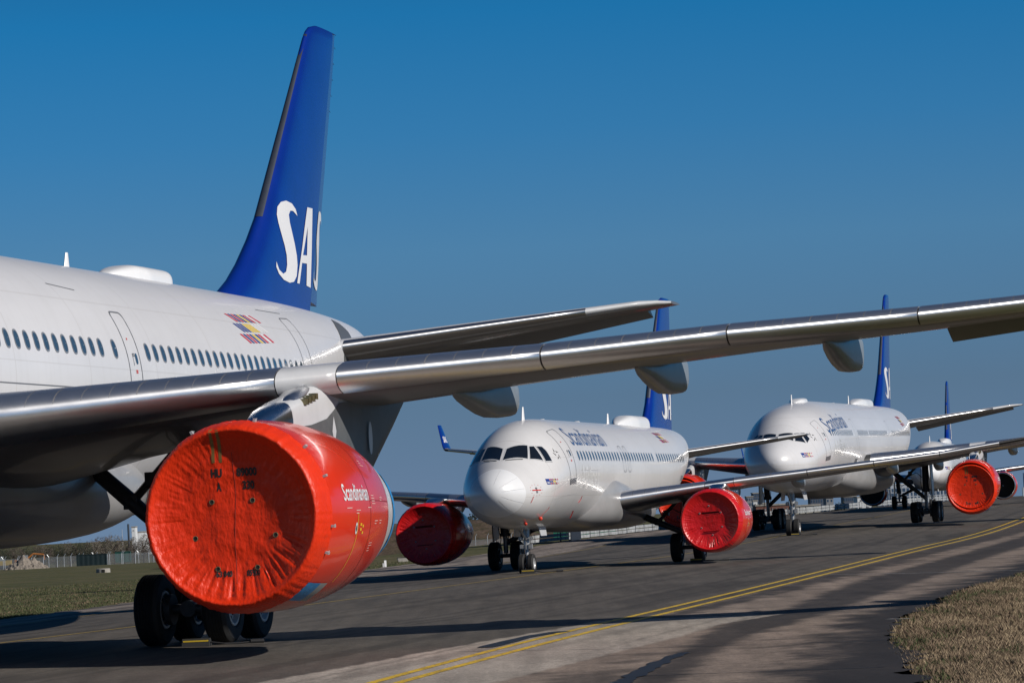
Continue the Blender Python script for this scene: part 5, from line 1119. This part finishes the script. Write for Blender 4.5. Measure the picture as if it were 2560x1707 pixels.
def digger(x, y, z, col, flip, label):
    P = empty('excavator', (x, y, z), (0, 0, 0), label, 'excavator', 'construction machines behind the fence'); m = mat('machine_' + str(len(MATS)), col, .45, var=.2)
    q = MB(); q.box((0, 0, .95 + .5), (1.5, 1.2, .55)); q.box((flip * 1.3, 0, 1.6), (.5, 1.15, .5)); q.build('engine_house', [m], P, ang=30)
    q = MB(); q.box((-flip * .7, -.3, 2.35), (.65, .6, .75)); q.build('cab', [mat('cab_glass', (.25, .28, .30), .2)], P, smooth=False)
    q = MB()
    for s in (-1, 1): q.tube((-1.4, s * 1.0, .45), (1.4, s * 1.0, .45), .45, n=16); q.box((0, s * 1.0, .45), (1.5, .3, .43))
    q.build('track', [SEAL], P, ang=30)
    q = MB(); q.tube((-flip * .6, .5, 1.8), (-flip * 2.6, .5, 3.35), .26, .22, 8); q.tube((-flip * 2.6, .5, 3.35), (-flip * 5.2, .5, 3.1), .22, .18, 8); q.tube((-flip * 5.2, .5, 3.1), (-flip * 5.4, .5, 1.7), .17, .14, 8); q.build('boom', [m], P)
    q = MB(); q.box((-flip * 5.3, .5, 1.4), (.4, .5, .35)); q.build('bucket', [SEAL], P, smooth=False); return P
digger(-123.6, 885, -4.5, (.42, .16, .04), -1, 'orange excavator with its boom raised behind the rubble heap'); digger(-127.2, 878, -4.5, (.40, .27, .05), 1, 'yellow excavator cut off by the left edge')
P = empty('concrete_shaft', (-46.9, 400, field(400) - .15), (0, 0, 0), 'low concrete shaft lying alone in the green field at left', 'concrete shaft'); q = MB(); q.revolve([(0, .8), (.52, .78), (.55, .72), (.55, .5), (.3, .48)], (0, 0, 0), (0, 0, 1), 24, 0, None, True); q.build('ring', [CONC], P); q = MB(); q.box((.1, -.76, .28), (.17, .06, .16)); q.build('opening', [HOLE], P, smooth=False)
P = empty('edge_marker', (-7.15, 186, H(-7.15, 186) - .06), (0, 0, .3), 'small white marker plate at the pavement edge behind the near exhaust', 'marker'); q = MB(); q.box((0, 0, .2), (.06, .015, .2)); q.box((-.07, .03, .13), (.06, .012, .13)); q.build('plate', [LETTERWHITE], P, smooth=False)
P = empty('concrete_block', (pxx(981, 206), 206, H(pxx(981, 206), 206) - .08), (0, 0, .1), 'sandy concrete block in the grass left of the dark red engine', 'block'); q = MB(); q.box((0, 0, .16), (.30, .2, .06)); q.box((0, -.02, .05), (.28, .2, .05)); q.build('slab', [CONC], P, smooth=False); q = MB(); q.box((-.03, .0, .25), (.3, .2, .02)); q.build('lid', [mat('dark_lid', (.02, .02, .02), .7)], P, smooth=False)

# shrubs and trees
def crown(mb, c, r, n, size, rnd, twig, seed):
    for i in range(n):
        while True:
            p = Vector((rnd.uniform(-1, 1), rnd.uniform(-1, 1), rnd.uniform(-1, 1)))
            if p.length <= 1: break
        k = 1 + .45 * noise.noise((p.x * 1.6 + seed, p.y * 1.6, p.z * 1.6)); q = Vector((c[0] + p.x * r[0] * k, c[1] + p.y * r[1] * k, c[2] + p.z * r[2] * k))
        if noise.noise((p.x * 2.6 + seed, p.y * 2.6, p.z * 2.6 + 3)) < -.12: continue
        a = Vector((rnd.uniform(-1, 1), rnd.uniform(-1, 1), rnd.uniform(-.2, 1.2))).normalized() * size * rnd.uniform(.6, 1.5); b = Vector((rnd.uniform(-1, 1), rnd.uniform(-1, 1), rnd.uniform(-1, 1))).normalized() * (size * (.10 if twig else .55))
        mb.add([q - b, q + b, q + a], [(0, 1, 2)], rnd.randrange(2))
def tree(name, x, y, z, w, h, trunk, mats, twig, label, group, n=700, size=.5, seed=0):
    P = empty(name, (x, y, z), (0, 0, 0), label, 'tree' if trunk > .15 * h else 'shrub', group); rnd = random.Random(seed); q = MB()
    crown(q, (0, 0, trunk + (h - trunk) * .5), (w / 2, w / 2, (h - trunk) / 2), n, size, rnd, twig, seed * 1.7); q.build('crown', mats, P, smooth=False)
    q = MB(); q.tube((0, 0, -.5), (rnd.uniform(-.1, .1) * w, 0, h * .75), .035 * h, .008 * h, 8)
    for i in range(9): a = rnd.uniform(0, 6.28); t = rnd.uniform(.25, .6); q.tube((0, 0, h * t), (math.cos(a) * w * .38, math.sin(a) * w * .38, h * (t + rnd.uniform(.15, .35))), .014 * h, .004 * h, 5)
    q.build('trunk', [mat('bark', (.06, .045, .035), .9)], P)
    return P
TW = [mat('bare_twig_grey', (.115, .095, .080), .9), mat('bare_twig_brown', (.075, .058, .050), .9)]; TP = [mat('bare_twig_pale', (.21, .185, .15), .9), TW[0]]; TD = [mat('dark_needle', (.018, .024, .016), .9), mat('dark_leaf', (.030, .038, .022), .9)]
rnd = random.Random(31)
spots = [(-20, 6.5), (15, 7), (50, 6), (85, 6.5), (118, 6.5), (150, 6.8), (180, 7.2), (208, 7.0), (236, 8.2), (262, 8.4), (288, 7.0), (312, 7.4), (336, 7.6), (360, 7.8), (384, 7.5)]
for i, (px, h) in enumerate(spots):
    dark = px < 200; tree('bare_shrub', pxx(px, 960 + 8 * (i % 3)), 960 + 8 * (i % 3), -6.0, 6.6, h + .6 * rnd.random(), .6, TD if dark and i % 2 == 0 else (TW if dark else (TP if i % 2 else TW)), True, ('dense dark shrub in the hedge beyond the fence at far left' if dark and i % 2 == 0 else 'leafless brown shrub in the hedge beyond the fence at far left') if dark else ('pale twiggy shrub below the white building' if i % 2 else 'grey brown leafless shrub below the white building'), 'bare shrubs along the field edge', 3200, .55, i)
for i, (px, w, h, dk) in enumerate(((1150, 4.2, 4.2, 0), (1166, 5.0, 6.6, 0), (1184, 4.0, 5.6, 0), (1203, 4.4, 4.2, 0), (1218, 3.8, 4.0, 1), (1231, 2.4, 5.9, 1), (1246, 4.0, 4.6, 1))):
    tree('distant_tree', pxx(px, 1600), 1600 + 5 * i, -.9, w, h, h * .22, TD if not dk else TD[::-1], False, 'tall loose dark tree on the skyline above the bank' if i == 1 else ('slim dark conifer on the skyline beside the white beacon' if i == 5 else 'low dark tree on the skyline above the bank'), 'trees on the skyline', 420, .55, 40 + i)

# ------------------------------------------------------------------ buildings
def building(name, px0, px1, y, z0, z1, depth, wall, label, win=None, group=None, roof=None):
    x0, x1 = pxx(px0, y), pxx(px1, y); P = empty(name, ((x0 + x1) / 2, y, z0), (0, 0, 0), label, 'building', group); w, h = x1 - x0, z1 - z0
    q = MB(); q.box((0, depth / 2, h / 2), (w / 2, depth / 2, h / 2)); q.build('wall', [wall], P, smooth=False)
    q = MB(); q.box((0, depth / 2, h + .15), (w / 2 + .2, depth / 2 + .2, .2)); q.build('roof', [roof or CONC], P, smooth=False)
    if win:
        nx, nzz, fw, fh, gm_, zb = win; f = MB()
        for j in range(nzz):
            for i in range(nx):
                cx = -w / 2 + w * (i + .5) / nx; cz = zb + (h - zb) * (j + .5) / nzz
                q = MB(); q.box((cx, -.04, cz), (w / nx * fw / 2, .06, (h - zb) / nzz * fh / 2)); q.build('window', [gm_], P, smooth=False)
    return P
GLASSB = mat('blue_window_glass', (.05, .09, .16), .15, coat=.4, var=.4, vscale=.3); PALEB = mat('pale_facade', (.42, .46, .52), .7, var=.15); WHITEB = mat('white_facade', (.70, .72, .74), .7); BRICK = mat('red_brick', (.17, .075, .055), .85, var=.35, vscale=2); DARKB = mat('dark_blue_facade', (.07, .09, .13), .7, var=.2); GREYB = mat('grey_facade', (.24, .25, .27), .75, var=.2)
P = building('glass_office', 2206, 2348, 1800, -8, 8.6, 18, PALEB, 'large pale office block with a grid of blue glass windows behind the gear legs', None, None, WHITEB)
w = pxx(2348, 1800) - pxx(2206, 1800); rnd = random.Random(2)
for j in range(6):
    for i in range(15):
        cx = -w / 2 + w * (i + .5) / 15 + rnd.uniform(-.15, .15); q = MB(); q.box((cx, -.05, 2.6 + j * 2.25), (w / 15 * rnd.choice((.30, .38, .22)), .08, .85)); q.build('window', [GLASSB], P, smooth=False)
building('glass_wing', 2180, 2204, 1790, -8, 6.3, 14, GLASSB, 'narrow blue glass wing left of the large pale office block', (4, 5, .2, .8, PALEB, 2))
building('office_block', 2122, 2157, 1300, -6, 2.9, 14, WHITEB, 'plain white block left of the dark hanging engine', (2, 2, .25, .3, GREYB, 4))
building('office_block', 2088, 2119, 1500, -6, 3.4, 14, DARKB, 'dark blue block left of the white one', (6, 3, .5, .5, GLASSB, 3))
building('office_block', 2044, 2062, 1400, -6, 3.3, 14, GREYB, 'dull grey block behind the barrier beside a dark tree', (2, 3, .4, .4, GLASSB, 3)); building('office_block', 2005, 2042, 1450, -6, 3.4, 14, DARKB, 'dark block seen behind the nose gear of the widebody', (6, 3, .4, .5, GLASSB, 3))
building('brick_shed', 1868, 1950, 900, -4, 1.75, 12, BRICK, 'low red brick shed behind the bogie wheels', (9, 1, .3, .25, GREYB, 3.6)); building('pale_shed', 1953, 2028, 1000, -5, 1.1, 12, mat('sand_facade', (.40, .38, .35), .8, var=.2), 'low pale shed right of the red brick one', (16, 1, .4, .3, GREYB, 4.5))
building('office_block', 1862, 1890, 1650, -6, 7.3, 14, DARKB, 'blue grey tower block just right of the bright red cover', (5, 6, .5, .5, GLASSB, 3)); building('office_block', 1846, 1862, 1550, -6, 5.6, 12, GREYB, 'smaller pale block touching the red cover outline', (3, 4, .5, .5, GLASSB, 3)); building('white_tower', 1862, 1872, 1200, -6, 3.3, 6, WHITEB, 'small white stepped tower beside the bright red cover', (1, 2, .3, .2, GREYB, 5))
building('office_block', 1886, 1893, 1180, -4, 2.3, 8, mat('tan_facade', (.45, .38, .30), .8), 'small tan block squeezed beside the landing gear door', (2, 2, .4, .4, GREYB, 3))
for i, (px, w_, h_) in enumerate(((2066, 3.6, 5.2), (2078, 4.2, 6.2), (2112, 3.4, 3.6))): tree('distant_tree', pxx(px, 1250), 1250, -4.5, w_, h_, 1, TD, False, ('bushy dark tree in front of the grey block beyond the barrier', 'bigger dark tree between grey and blue blocks', 'small dark tree before the white block')[i], 'trees among the far buildings', 350, .6, 70 + i)
building('white_plant', 308, 347, 1500, -6, 3.4, 14, WHITEB, 'white industrial building above the hedge at left'); P = building('white_tower', 308, 317, 1490, -6, 5.6, 8, WHITEB, 'white tower attached to the industrial building above the hedge', (1, 2, .4, .12, GREYB, 6)); building('grey_roof_house', 358, 378, 1400, -6, 5.2, 14, DARKB, 'dark roofed building touching the orange cover outline at left')
q = MB(); q.tube((pxx(300, 1300), 1300, -6), (pxx(300, 1300), 1300, 6.4), .42, .36, 10); tag(q.build('dark_mast', [mat('mast_dark', (.03, .045, .07), .6)]), 'thick dark mast left of the white industrial building', 'mast')
q = MB(); q.tube((pxx(284, 1300), 1300, -6), (pxx(284, 1300), 1300, 4.6), .12, .10, 8); tag(q.build('pale_mast', [GALV]), 'thin pale mast left of the thick dark one', 'mast')
for i, px in enumerate((2480, 2536)): q = MB(); q.tube((pxx(px, 1900), 1900, -9), (pxx(px, 1900), 1900, 5.2 - i), .5, .4, 8); tag(q.build('pale_mast', [GALV]), ('thin mast under the uncovered red engine at right', 'thin mast close to the distant blue tail')[i], 'mast')
